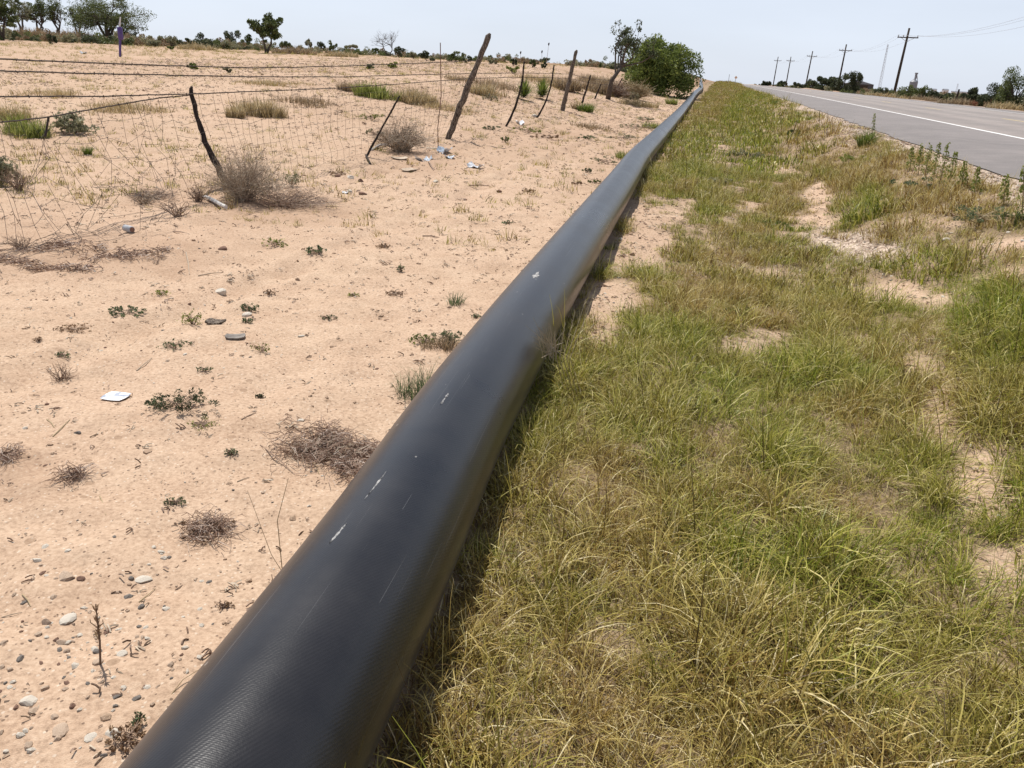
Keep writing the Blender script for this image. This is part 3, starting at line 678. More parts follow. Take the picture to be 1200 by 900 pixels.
place_small('distant_brush', x, y, RS.uniform(.5, 1.15, len(x)), bk, 4, 'low scrub beyond the far side of the highway', cat='scrub', lift=-.2)

# ------------------------------------------------------------------ plants
def leafy(name, label, cat, px, py, wpx, hpx, leaf='leaf_dark', stem='bark', n=700, lsz=.03, K=None, full=1.0, stems=7, core=.15, seed=0, group=None, pos=None, top=1.0, parts=('stem', 'foliage')):
    """a shrub / weed: stems from its root, leaves in clumps. wpx,hpx: crown size in photo pixels"""
    p = pos or at(px, py); m = pxm(p); W_, H_ = wpx*m/2, hpx*m; rs = np.random.RandomState(seed+int(px*7+py*3))
    K = K or max(5, int(stems*1.6))
    th = rs.uniform(0, 2*pi, K); rr = np.sqrt(rs.uniform(0, 1, K))*.78
    zc = core+(1-core)*rs.uniform(.04 if name in ('shrub', 'big_bush', 'roadside_bush') else .2, .85, K)*(1-.45*rr*top)
    cent = np.stack([cos_(th)*rr*W_, sin_(th)*rr*W_*.8, zc*H_], -1)
    rad = np.stack([rs.uniform(.16, .34, K)*W_, rs.uniform(.16, .34, K)*W_, rs.uniform(.10, .22, K)*H_], -1)
    if name in ('low_weed', 'verge_weed'):
        sp = rs.uniform(.15, 1.0, K)**.7; ph = rs.uniform(0, 2*pi, K); ph = np.round(ph/.7)*.7+rs.normal(0, .12, K)
        cent = np.stack([np.cos(ph)*sp*W_, np.sin(ph)*sp*W_*.8, H_*(.12+.55*rs.uniform(0, 1, K)*(1-.6*sp))], -1); rad = np.stack([rs.uniform(.06, .16, K)*W_]*2+[rs.uniform(.06, .16, K)*H_], -1)
    root = thing(name, label, cat, p, group)
    mb = MB(); rr_ = random.Random(seed+int(px))
    for i in range(min(stems, K)):
        e = Vector(cent[i]); mid = Vector((e.x*.35+rr_.gauss(0, .05)*W_, e.y*.35+rr_.gauss(0, .05)*W_, e.z*.55)); r0_ = max(.0015, H_*.014)
        mb.tube([(rr_.gauss(0, .02)*W_, rr_.gauss(0, .02)*W_, -.02), mid, e], [r0_*1.6, r0_, r0_*.4], 4, rr_.random())
        for q in range(3):
            j = rr_.randrange(K); e2 = Vector(cent[j]); mb.tube([mid, mid.lerp(e2, .5)+Vector((0, 0, .05*H_)), e2+Vector((rr_.gauss(0, .1), rr_.gauss(0, .1), rr_.random()*.15))*min(W_, H_)], [r0_*.7, r0_*.5, r0_*.25], 3, rr_.random())
    if stems: mb.build(parts[0], M[stem], root)
    V, Q, rn = leaf_cloud(cent, rad, n, lsz, rs); new_obj(parts[1], np_mesh(parts[1], V, Q, rn), M[leaf], root)
    return root
def cos_(a): return np.cos(a)
def sin_(a): return np.sin(a)
def twiggy(name, label, cat, px, py, wpx, hpx, mat='twig_grey', n=120, seed=0, rad=.0025, lean=(0, 0), fine=3, flat=0.0, group=None, pos=None):
    """dry bush: forking twigs radiating from the root"""
    p = pos or at(px, py); m = pxm(p); W_, H_ = wpx*m/2, hpx*m; r_ = random.Random(seed+int(px*3+py))
    root = thing(name, label, cat, p, group); mb = MB()
    for i in range(n):
        a = r_.uniform(0, 2*pi); sp = math.sqrt(r_.random()); L = Vector((cos(a)*sp*W_+lean[0]*W_, sin(a)*sp*W_*.8+lean[1]*W_, H_*(1-.6*sp*sp*(1-flat))*r_.uniform(.35, 1.0)))
        b = Vector((r_.gauss(0, .12)*W_, r_.gauss(0, .12)*W_, -.01)); mid = b.lerp(L, .5)+Vector((r_.gauss(0, .12)*W_, r_.gauss(0, .12)*W_, r_.uniform(.0, .15)*H_)); c = r_.random()
        mb.tube([b, mid, L], [rad*1.3, rad, rad*.4], 3, c, cap=False)
        for q in range(fine):
            s0 = mid.lerp(L, r_.random()); e = s0+Vector((r_.gauss(0, .22)*W_, r_.gauss(0, .22)*W_, r_.gauss(.08, .14)*H_))
            if e.z < 0: e.z = .005
            mb.tube([s0, s0.lerp(e, .5)+Vector((r_.gauss(0, .04), r_.gauss(0, .04), r_.gauss(0, .04)))*W_, e], [rad*.6, rad*.5, rad*.3], 3, r_.random(), cap=False)
    mb.build('twigs', M[mat], root); return root
def grassy(name, label, cat, px, py, wpx, hpx, mat='leaf_tan', n=300, width=None, lean=.5, seed=0, group=None, seg=3, pos=None):
    p = pos or at(px, py); m = pxm(p); W_, H_ = wpx*m/2, hpx*m; rs = np.random.RandomState(seed+int(px*5+py))
    V, Q, rn = [], [], []; kk = 1 if wpx < 45 else 16; n = int(n*1.6); b0 = 0
    for j in range(kk):
        a = rs.uniform(0, 2*pi); rr = math.sqrt(rs.uniform()) if kk > 1 else 0; hf = (1-.45*rr*rr)*rs.uniform(.8, 1.3) if kk > 1 else 1
        v_, q_, r__ = blades(n//kk, W_*(.30 if kk > 1 else .7), H_*.3*hf, H_*1.15*hf, width or max(.002, m*.8), lean*1.2, seg, rs)
        v_ = v_+np.array([cos(a)*rr*W_*.8, sin(a)*rr*W_*.7, 0]); gx, gy = v_[:, 0]+p.x, v_[:, 1]+p.y
        cs, ct = st(np.array([p.x+cos(a)*rr*W_*.8]), np.array([p.y+sin(a)*rr*W_*.7])); v_[:, 2] += float(z_of_st(cs, ct)[0])-p.z
        V.append(v_); Q.append(q_+b0); rn += list(r__); b0 += len(v_)
    V = np.concatenate(V); Q = np.concatenate(Q)
    o = new_obj(name, np_mesh(name, V, Q, rn), M[mat], None, p); tag(o, label, cat, group, 'stuff' if kk > 1 else None); return o

def tree(name, label, px, py, lean_px, hpx, wpx, leaf='leaf_mesquite', nleaf=2500, lsz=.07, trunks=3, group=None, bare=False, seed=0, cat='tree', pos=None, crown0=.22, r0_=None):
    """tapered trunks forking into limbs and twigs with a crown of leaf clumps on the twig ends"""
    p = pos or at(px, py); m = pxm(p); Hh = hpx*m; W_ = wpx*m/2; L_ = lean_px*m; r_ = random.Random(seed); rs = np.random.RandomState(seed)
    root = thing(name, label, cat, p, group); tr = MB(); lb = MB(); ends = []
    rt = r0_ or Hh*.028
    for k in range(trunks):
        a = 2*pi*k/trunks+r_.random(); f = Vector((cos(a)*W_*.35*(trunks > 1)+L_*.6, sin(a)*W_*.3*(trunks > 1), Hh*r_.uniform(.38, .5)))
        mid = f*.5+Vector((r_.gauss(0, .05)*Hh, r_.gauss(0, .05)*Hh, 0)); tr.tube([(r_.gauss(0, .02)*Hh, 0, -.15), mid*.5, mid, f], [rt*1.25, rt, rt*.85, rt*.6], 7, .5, jit=.2)
        for j in range(7 if trunks < 3 else 5):
            a2 = r_.uniform(0, 2*pi); sp = r_.uniform(.35, 1)
            e = Vector((L_+cos(a2)*W_*sp, sin(a2)*W_*sp*.8, Hh*(crown0+.1+(1-crown0-.12)*r_.uniform(.15, 1)*(1-.35*sp))))
            st0 = mid.lerp(f, r_.uniform(.3, 1)); md = st0.lerp(e, .5)+Vector((r_.gauss(0, .06)*Hh, r_.gauss(0, .06)*Hh, r_.uniform(-.02, .08)*Hh))
            lb.tube([st0, md, e], [rt*.45, rt*.3, rt*.13], 5, .5, jit=.2)
            for q in range(6):
                s0 = md.lerp(e, r_.random()); e2 = s0+Vector((r_.gauss(0, .2)*W_, r_.gauss(0, .2)*W_, r_.gauss(.07, .08)*Hh)); lb.tube([s0, s0.lerp(e2, .5)+Vector((0, 0, r_.gauss(0, .02)*Hh)), e2], [rt*.16, rt*.12, rt*.06], 3, .5); ends.append(e2)
                if bare:
                    for w2 in range(3):
                        e3 = e2+Vector((r_.gauss(0, .1)*W_, r_.gauss(0, .1)*W_, r_.gauss(.03, .05)*Hh)); lb.tube([s0.lerp(e2, .6), e3], [rt*.08, rt*.04], 3, .5)
            ends.append(e)
    tr.build('trunk', M['bark'], root, True); lb.build('limbs', M['bark'], root)
    if not bare:
        cent = np.array([tuple(e) for e in ends]); rad = rs.uniform(.09, .24, (len(cent), 1))*np.array([[W_*1.1, W_*1.1, Hh*.35]])
        V, Q, rn = leaf_cloud(cent, rad, int(nleaf*2.6), lsz*1.15, rs); new_obj('crown', np_mesh('crown', V, Q, rn), M[leaf], root)
    return root

def mat_(label, px, py, wpx, hpx, mat='twig_brown', n=300, seed=0, name='dead_mat'):
    """dead stems matted flat: short twigs lying every way over an uneven patch"""
    p = at(px, py); c = at(px+wpx/2, py); d = at(px, py-hpx/2); A = (c-p).length; B = max((d-p).length, .03); ax = (c-p).normalized(); ay = (d-p).normalized(); r_ = random.Random(seed+int(px))
    rr0 = max(.0009, pxm(p)*.42); mb = MB()
    cl = [(r_.uniform(0, 6.28), r_.random()**.6, r_.uniform(.08, .3)) for _ in range(16)]
    for k in range(n):
        a, q, sg = r_.choice(cl); c = ax*(cos(a)*q*.85+r_.gauss(0, sg))*A+ay*(sin(a)*q*.85+r_.gauss(0, sg))*B; c.z = z_at(p.x+c.x, p.y+c.y)-p.z
        b = r_.uniform(0, 6.28); L = r_.uniform(.015, .07)*(1+A); h0 = r_.random()**2*.03; e = Vector((cos(b), sin(b), r_.uniform(-.1, .25)))*L
        m_ = c+e*.5+Vector((r_.gauss(0, .15)*L, r_.gauss(0, .15)*L, h0+.012)); mb.tube([c+Vector((0, 0, h0+.003)), m_, c+e+Vector((0, 0, h0*.5+.006))], [rr0, rr0*.9, rr0*.5], 3, r_.random(), False)
    root = mb.build(name, M[mat], None, False, p); tag(root, label, 'dead weeds', None, 'stuff'); return root
# --- trees and shrubs of the left skyline
SKY = 'mesquite trees on the left skyline'
tree('mesquite_tree', 'mesquite with dark trunk cut by the left edge of the photo', 4, 47, 0, 54, 40, nleaf=4500, seed=1, group=SKY, crown0=.05)
tree('mesquite_tree', 'sparse slender mesquite second from the left edge', 25, 41, 0, 46, 24, nleaf=900, seed=2, trunks=2, group=SKY, leaf='leaf_grey')
tree('mesquite_tree', 'brighter green mesquite third from the left edge', 46, 42, 2, 45, 34, seed=3, nleaf=3200, group=SKY, leaf='leaf_mesquite')
tree('mesquite_tree', 'airy mesquite fourth from the left edge', 68, 42, 0, 46, 28, nleaf=1100, seed=4, trunks=2, group=SKY)
tree('mesquite_tree', 'small mesquite just left of the biggest spreading mesquite', 93, 43, 0, 42, 24, nleaf=1000, seed=5, trunks=2, group=SKY)
tree('mesquite_tree', 'biggest spreading many-stemmed mesquite beside the purple marker post', 128, 50, 4, 60, 82, nleaf=7500, seed=6, trunks=6, group=SKY, crown0=.02)
tree('mesquite_tree', 'compact round mesquite on one trunk standing alone in the dry grass', 312, 62, 2, 42, 33, nleaf=2600, seed=8, trunks=2, group=SKY, lsz=.08)
tree('dead_tree', 'leafless pale tree on the skyline behind the middle wires', 455, 66, -2, 30, 34, bare=True, seed=9, trunks=2, r0_=.06)
SH = 'shrubs along the left skyline'
for i, (px, py, wd, h, lf, lab) in enumerate([
    (152, 49, 26, 22, 'leaf_dark', 'dark shrub tucked right of the biggest mesquite'),
    (61, 52, 15, 13, 'leaf_dark', 'low dark grey shrub at the edge of the bare sand, below the fourth mesquite'),
    (180, 43, 20, 13, 'leaf_grey', 'first pale shrub right of the biggest mesquite'),
    (199, 45, 17, 14, 'leaf_grey', 'second pale shrub right of the biggest mesquite'),
    (217, 48, 20, 14, 'leaf_dark', 'squat dark shrub left of the dark pointed shrub'),
    (237, 51, 17, 18, 'leaf_dark', 'dark pointed shrub midway between the marker post and the lone round mesquite'),
    (274, 56, 26, 23, 'leaf_dark', 'wide dark bush left of the lone round mesquite'),
    (293, 57, 22, 18, 'leaf_mesquite', 'green bush squeezed against the lone round mesquite on its left'),
    (336, 54, 18, 12, 'leaf_mesquite', 'olive shrub just right of the lone round mesquite'),
    (363, 57, 12, 13, 'leaf_grey', 'thin pale shrub, second right of the lone round mesquite'),
    (376, 58, 18, 11, 'leaf_dark', 'low shrub, third right of the lone round mesquite'),
    (390, 59, 15, 13, 'leaf_mesquite', 'rounded shrub, fourth right of the lone round mesquite'),
    (413, 61, 20, 9, 'leaf_grey', 'flat pale shrub left of the leafless tree'),
    (440, 64, 11, 8, 'leaf_mesquite', 'little shrub touching the leafless tree on its left'),
    (468, 68, 16, 13, 'leaf_dark', 'dark shrub touching the leafless tree on its right'),
    (485, 69, 14, 9, 'leaf_grey', 'pale shrub left of the tall thin fence stake on the skyline'),
    (500, 71, 22, 11, 'leaf_dark', 'broad dark shrub right behind the thin fence stake'),
    (535, 73, 28, 13, 'leaf_mesquite', 'wide green shrub on the skyline left of the thick leaning post'),
    (548, 74, 14, 9, 'leaf_dark', 'dark shrub seen beside the thick leaning post'),
    (575, 75, 18, 8, 'leaf_grey', 'low pale scrub right of the thick leaning post'),
    (602, 77, 11, 8, 'leaf_dark', 'small dark shrub near the top of the curved thin post'),
    (624, 79, 9, 11, 'leaf_mesquite', 'tiny upright shrub between two thin dark posts'),
    (638, 80, 8, 8, 'leaf_dark', 'tiny dark shrub left of the second thick post'),
    (200, 59, 10, 5, 'leaf_mesquite', 'small green clump on sand below the skyline shrubs'),
    (226, 81, 15, 8, 'leaf_green', 'bright green clump on the sand between the upper wires'),
    (267, 85, 12, 6, 'leaf_grey', 'pale grey clump on the sand below the upper wires'),
    (434, 81, 14, 8, 'leaf_weed', 'green clump in the far field left of the yellow-green one'),
    (461, 80, 15, 8, 'leaf_yg', 'yellow green clump in the far field near the leafless tree'),
    (600, 86, 19, 9, 'leaf_yg', 'yellow green clump in the field left of the curved thin post')]):
    p = at(px, py); leafy('shrub', lab, 'shrub', px, py, wd, h, lf, 'bark', 900 if wd < 20 else 1900, max(.03, pxm(p)*.85), stems=6, seed=i*3, group=SH, core=.1, top=.5)
# dry grass hummocks below the skyline
for i, (px, py, wd, h, mt, lab) in enumerate([
    (38, 47, 44, 14, 'leaf_rusty', 'rusty dry grass under the second and third mesquite'), (88, 49, 58, 15, 'leaf_rusty', 'wide rusty dry grass left of the biggest mesquite stems'),
    (175, 53, 50, 10, 'leaf_rusty', 'rusty dry grass right of the purple marker post'), (228, 58, 50, 8, 'leaf_tan', 'low tan grass below the pointed shrub'),
    (345, 63, 60, 10, 'leaf_rusty', 'rusty dry grass right of the lone round mesquite'), (405, 67, 50, 7, 'leaf_tan', 'low tan grass left of the leafless tree')]):
    p = at(px, py); grassy('dry_grass', lab, 'dry grass', px, py, wd, h, mt, 900, pxm(p)*.9, .7, i, 'dry grass below the skyline', 2)
# --- middle distance
for i, (px, py, wd, h, mt, lab, n) in enumerate([
    (300, 134, 74, 22, 'leaf_tan', 'tan grass clump behind the wires right of the charred post', 1000), (276, 137, 30, 14, 'leaf_tan', 'smaller tan tuft against the right side of the charred post', 350),
    (440, 114, 60, 20, 'leaf_yg', 'yellow green grass behind the short leaning stick', 800), (485, 119, 62, 22, 'leaf_tan', 'tan grass around the thin fence stake', 800),
    (410, 107, 40, 13, 'leaf_rusty', 'reddish tan grass left of the yellow green grass', 400),
    (575, 112, 60, 16, 'leaf_tan', 'pale dry grass right of the thick leaning post', 600), (665, 106, 44, 16, 'leaf_rusty', 'rusty dry grass around the second thick post', 700), (700, 108, 46, 17, 'leaf_rusty', 'rusty dry grass left of the leaning mesquite trunk', 700),
    (150, 128, 120, 12, 'leaf_tan', 'broad faded dry grass band behind the drooping wire', 700), (60, 112, 110, 9, 'leaf_tan', 'thin dry grass band between the third wire and the drooping wire', 500),
    (360, 122, 90, 12, 'leaf_rusty', 'faded brown grass right of the tan clump behind the wires', 500), (330, 100, 120, 7, 'leaf_tan', 'thin dry grass line just above the third wire', 500), (570, 100, 120, 9, 'leaf_rusty', 'brown grass band behind the thick leaning post', 700),
    (640, 97, 110, 9, 'leaf_tan', 'pale grass band behind the two thin dark posts', 700), (705, 101, 70, 14, 'leaf_rusty', 'tall brown grass behind the last small posts', 700), (520, 128, 80, 10, 'leaf_tan', 'thin tan grass at the foot of the yellow green grass', 400),
    (748, 124, 60, 9, 'leaf_tan', 'dry grass at the foot of the big bush', 500), (690, 150, 60, 8, 'leaf_rusty', 'thin brown grass on the sand between second thick post and pipe', 260),
    (28, 158, 66, 30, 'leaf_yg', 'green and straw grass under the lowest wire at far left', 600), (15, 140, 50, 20, 'leaf_tan', 'pale straw grass behind the wires at far left', 500),
    (686, 131, 26, 12, 'leaf_green', 'bright green grass tuft below the second thick post', 220), (675, 128, 14, 9, 'leaf_rusty', 'rusty tuft beside the bright green grass tuft', 120),
    (103, 181, 11, 12, 'leaf_green', 'small dark green tuft seen through the wire netting', 120),
    (534, 356, 26, 18, 'leaf_weed', 'sparse green grass tuft alone on the sand left of the pipe', 60),
    (492, 462, 60, 44, 'leaf_weed', 'green grass tuft against the left side of the pipe', 260), (515, 408, 46, 26, 'leaf_rusty', 'straw coloured grass against the pipe below the dark weed', 220),
    (735, 185, 40, 10, 'leaf_yg', 'short yellow green grass by the pipe left side in mid distance', 220), (763, 150, 30, 8, 'leaf_yg', 'short grass by the pipe near its bend', 200), (787, 122, 20, 8, 'leaf_yg', 'short grass between pipe bend and big bush', 150),
    (1014, 172, 24, 22, 'leaf_green', 'bright green grass clump at the road edge', 260), (908, 123, 9, 6, 'leaf_green', 'small bright green clump at the far road edge', 80)]):
    p = at(px, py); grassy('grass_clump', lab, 'grass', px, py, wd, h, mt, n, max(.0025, pxm(p)*.75), .55, i+50)
for i, (px, py, wd, h, lab) in enumerate([(614, 117, 22, 25, 'left one of two round spiky yuccas'), (635, 116, 20, 25, 'right one of two round spiky yuccas')]):
    p = at(px, py); root = thing('yucca', lab, 'yucca', p, 'yuccas in the field'); rs = np.random.RandomState(i+5); m = pxm(p); Vs = []; 
    mb = MB()
    for k in range(210):
        a = rs.uniform(0, 2*pi); el = rs.uniform(.15, 1.5); L = h*m*rs.uniform(.75, 1.0)*(.55+.45*sin(el)); d = Vector((cos(a)*cos(el), sin(a)*cos(el), sin(el))); c = Vector((0, 0, h*m*.12)); wv = d.cross(Vector((0, 0, 1))).normalized()*m*.45
        mb.add([c+wv, c-wv, c+d*L*.6-wv*.7, c+d*L, c+d*L*.6+wv*.7], [(0, 1, 2, 3, 4)], rs.uniform())
    mb.build('leaves', M['leaf_yg' if i == 2 else 'leaf_green'], root)
    mb = MB()
    for k in range(90):
        a = rs.uniform(0, 2*pi); L = h*m*rs.uniform(.2, .45); d = Vector((cos(a), sin(a), rs.uniform(-.1, .15))); wv = d.cross(Vector((0, 0, 1))).normalized()*m*.5; c = Vector((0, 0, h*m*.1))
        mb.add([c+wv, c-wv, c+d*L-wv*.4, c+d*L+wv*.4], [(0, 1, 2, 3)], rs.uniform())
    mb.build('dead_leaves', M['twig_tan'], root)
for (bx, by, tx, ty, lab) in [(639, 80, 643, 52, 'tall thin dry stalk topped by a dark seed head, right of the other'), (634, 80, 635, 61, 'shorter thin stalk just left of the tallest one'), (609, 80, 610, 62, 'thin pale stalk above the curved thin post')]:
    p = far(bx, 70, 80); tp = on_depth(tx, ty, p.y); root = thing('dry_stalk', lab, 'dry stalk', p); q = tp-p
    mb = MB(); mb.tube([(0, 0, -.1), q*.5+Vector((.03, 0, 0)), q], [.018, .014, .01], 5); mb.build('stem', M['twig_grey'], root)
    mb = MB(); mb.tube([q-Vector((0, 0, .1)), q, q+Vector((.02, 0, .09)), q+Vector((.03, 0, .14))], [.02, .07, .06, .01], 6, 0); mb.build('seed_head', M['post_dark'], root)

# big bush by the fence and the leaning mesquite
pB = at(775, 112); mB = pxm(pB)
leafy('big_bush', 'big dense green bush beside the far pipe', 'bush', 755, 113, 98, 72, 'leaf_bush', 'bark', 26000, .095, K=64, stems=18, core=.0, seed=4, pos=pB+Vector((0, 1.5, 0)), top=.75)
tree('leaning_mesquite', 'leaning mesquite with sparse crown left of the big bush', 712, 116, 26, 86, 54, leaf='leaf_dark', nleaf=1000, lsz=.05, trunks=1, seed=14, crown0=.42, r0_=.12)
twiggy('thicket', 'tan leafless thicket below the left side of the big bush', 'brush', 742, 116, 50, 22, 'twig_tan', 260, 3, pxm(pB)*.22)
twiggy('thicket', 'brown leafless thicket at the foot of the leaning mesquite', 'brush', 722, 114, 36, 22, 'twig_brown', 160, 5, pxm(pB)*.2)
leafy('shrub', 'grey green low shrub in front of the tan thicket', 'shrub', 738, 117, 26, 12, 'leaf_grey', 'bark', 300, .03, seed=7)
twiggy('brush_pile', 'fallen pale branches between big bush and far pipe', 'brush', 802, 106, 22, 14, 'twig_grey', 60, 9, .02)
leafy('shrub', 'small dark green shrub under the right edge of the big bush', 'shrub', 800, 106, 12, 9, 'leaf_dark', 'bark', 400, .045, seed=12)
# grey-green mats left of the pipe
for i, (px, py, wd, h, lf, lab) in enumerate([
    (711, 192, 40, 15, 'leaf_grey', 'pale grey green mat nearest to the pipe in mid distance'), (730, 163, 46, 12, 'leaf_grey', 'pale grey green mat behind the nearest one'),
    (748, 151, 42, 10, 'leaf_grey', 'grey green mat third from the camera beside the pipe'), (753, 141, 34, 7, 'leaf_grey', 'faint grey green mat before the big bush shadow'),
    (688, 202, 14, 9, 'leaf_weed', 'small dark green weed left of the nearest pale mat'), (696, 215, 16, 8, 'leaf_green', 'bright little weed touching the pipe left edge'), (676, 216, 14, 5, 'leaf_brown', 'brownish weed left of the bright little weed'),
    (618, 155, 44, 11, 'leaf_yg', 'yellow green low weed below the yuccas'), (592, 166, 12, 12, 'leaf_green', 'small round green weed below the curved thin post'),
    (690, 163, 26, 10, 'leaf_weed', 'low green weed midway between fence and pipe'), (640, 162, 40, 8, 'leaf_brown', 'dry brown patch of weeds below the second thick post'),
    (577, 152, 22, 8, 'leaf_weed', 'flat weed right of the thick leaning post'), (575, 118, 20, 12, 'leaf_grey', 'rounded grey weed right of the thick leaning post'),
    (437, 140, 30, 14, 'leaf_yg', 'sparse yellow green weed left of the thin stake'), (440, 158, 22, 14, 'leaf_grey', 'small grey weed left of the dry bush by the short stick')]):
    p = at(px, py); leafy('low_weed', lab, 'weed', px, py, wd, h, lf, 'twig_brown', 420, max(.010, pxm(p)*.8), stems=8, seed=i+90, core=.05, top=.3)
# dry bushes
twiggy('dry_bush', 'large grey dry bush at the foot of the charred leaning post', 'bush', 286, 236, 104, 70, 'twig_grey', 260, 1, .0020, (.08, 0), 5)
grassy('dry_grass', 'tan dry grass inside the large grey dry bush', 'dry grass', 278, 232, 40, 44, 'leaf_tan', 260, .0022, .5, 77)
twiggy('dry_bush', 'flattened brown dead branches spreading right from the large dry bush', 'dead branches', 335, 243, 120, 26, 'twig_brown', 170, 2, .0022, (.15, 0), 3)
leafy('shrub', 'small silver green shrub in the right side of the large dry bush', 'shrub', 342, 219, 30, 24, 'leaf_grey', 'twig_grey', 420, .012, seed=3)
twiggy('dry_bush', 'lilac grey dry bush between short leaning stick and thin stake', 'bush', 470, 178, 78, 42, 'twig_grey', 200, 4, .0035, (.05, 0), 5)
leafy('shrub', 'dark compact heart of a dry bush right of the short leaning stick', 'shrub', 467, 176, 22, 18, 'leaf_dark', 'twig_grey', 400, .02, seed=5)
leafy('shrub', 'grey leafy shrub cut by the left edge of the photo', 'shrub', 2, 218, 46, 42, 'leaf_grey', 'twig_grey', 1300, .02, seed=31, stems=12)
twiggy('dry_bush', 'dry brown twigs under the grey shrub at the left edge', 'dead branches', 22, 222, 40, 34, 'twig_brown', 70, 6, .002)
leafy('shrub', 'grey green shrub behind the drooping lowest wire', 'shrub', 88, 156, 52, 26, 'leaf_grey', 'twig_grey', 1100, .03, seed=33, stems=12)
leafy('shrub', 'dark clump left of the shrub behind the drooping wire', 'shrub', 52, 160, 22, 14, 'leaf_weed', 'twig_grey', 350, .025, seed=34)
twiggy('dead_weed', 'forked brown dead weed left of the pale stick', 'dead weed', 207, 254, 44, 28, 'twig_brown', 26, 7, .0035, (0, 0), 2)
twiggy('dead_weed', 'brown dead weed between forked weed and large dry bush', 'dead weed', 232, 236, 30, 22, 'twig_brown', 60, 8, .0022)
twiggy('dead_weed', 'low dark dead weed behind the wire left of the charred post', 'dead weed', 180, 232, 70, 14, 'twig_brown', 110, 18, .002, (0, 0), 2)
twiggy('dead_weed', 'purplish dead weed below the netting near the can', 'dead weed', 170, 238, 40, 14, 'twig_grey', 60, 19, .002)
twiggy('dead_weed', 'dead weed at the left bottom of the wire netting', 'dead weed', 24, 292, 36, 22, 'twig_brown', 40, 20, .0018)
for i, (px, py, wd, h, lab) in enumerate([
    (70, 290, 120, 10, 'wide flat dead mat of stems below the fallen netting'), (155, 300, 110, 9, 'flat dead mat of stems below the silver can'), (50, 318, 130, 9, 'flat dark mat of stems near the left edge'),
    (10, 535, 40, 8, 'brown dead mat cut by the left edge in the lower half'), (85, 560, 40, 10, 'dead weed above the pale stones at mid left')]):
    mat_(lab, px, py, wd, h*1.7, 'twig_rust', 300 if wd > 60 else 110, 40+i)
mat_('round reddish dead weed mat against the left side of the pipe', 392, 535, 122, 66, 'twig_rust', 1500, 21)
mat_('grey twigs on top of the round reddish dead weed mat', 385, 530, 100, 50, 'twig_grey', 260, 22, 'dead_twigs')
mat_('reddish brown sprawling weed above the pale gravel', 243, 622, 72, 34, 'twig_rust', 300, 23)
leafy('low_weed', 'browned leaves of the sprawling weed above the pale gravel', 'weed', 243, 622, 66, 14, 'leaf_brown', 'twig_brown', 320, .005, seed=71, stems=8)
twiggy('dead_weed', 'dead twigs left of the dark green weed', 'dead weed', 72, 445, 40, 24, 'twig_brown', 36, 24, .0014)
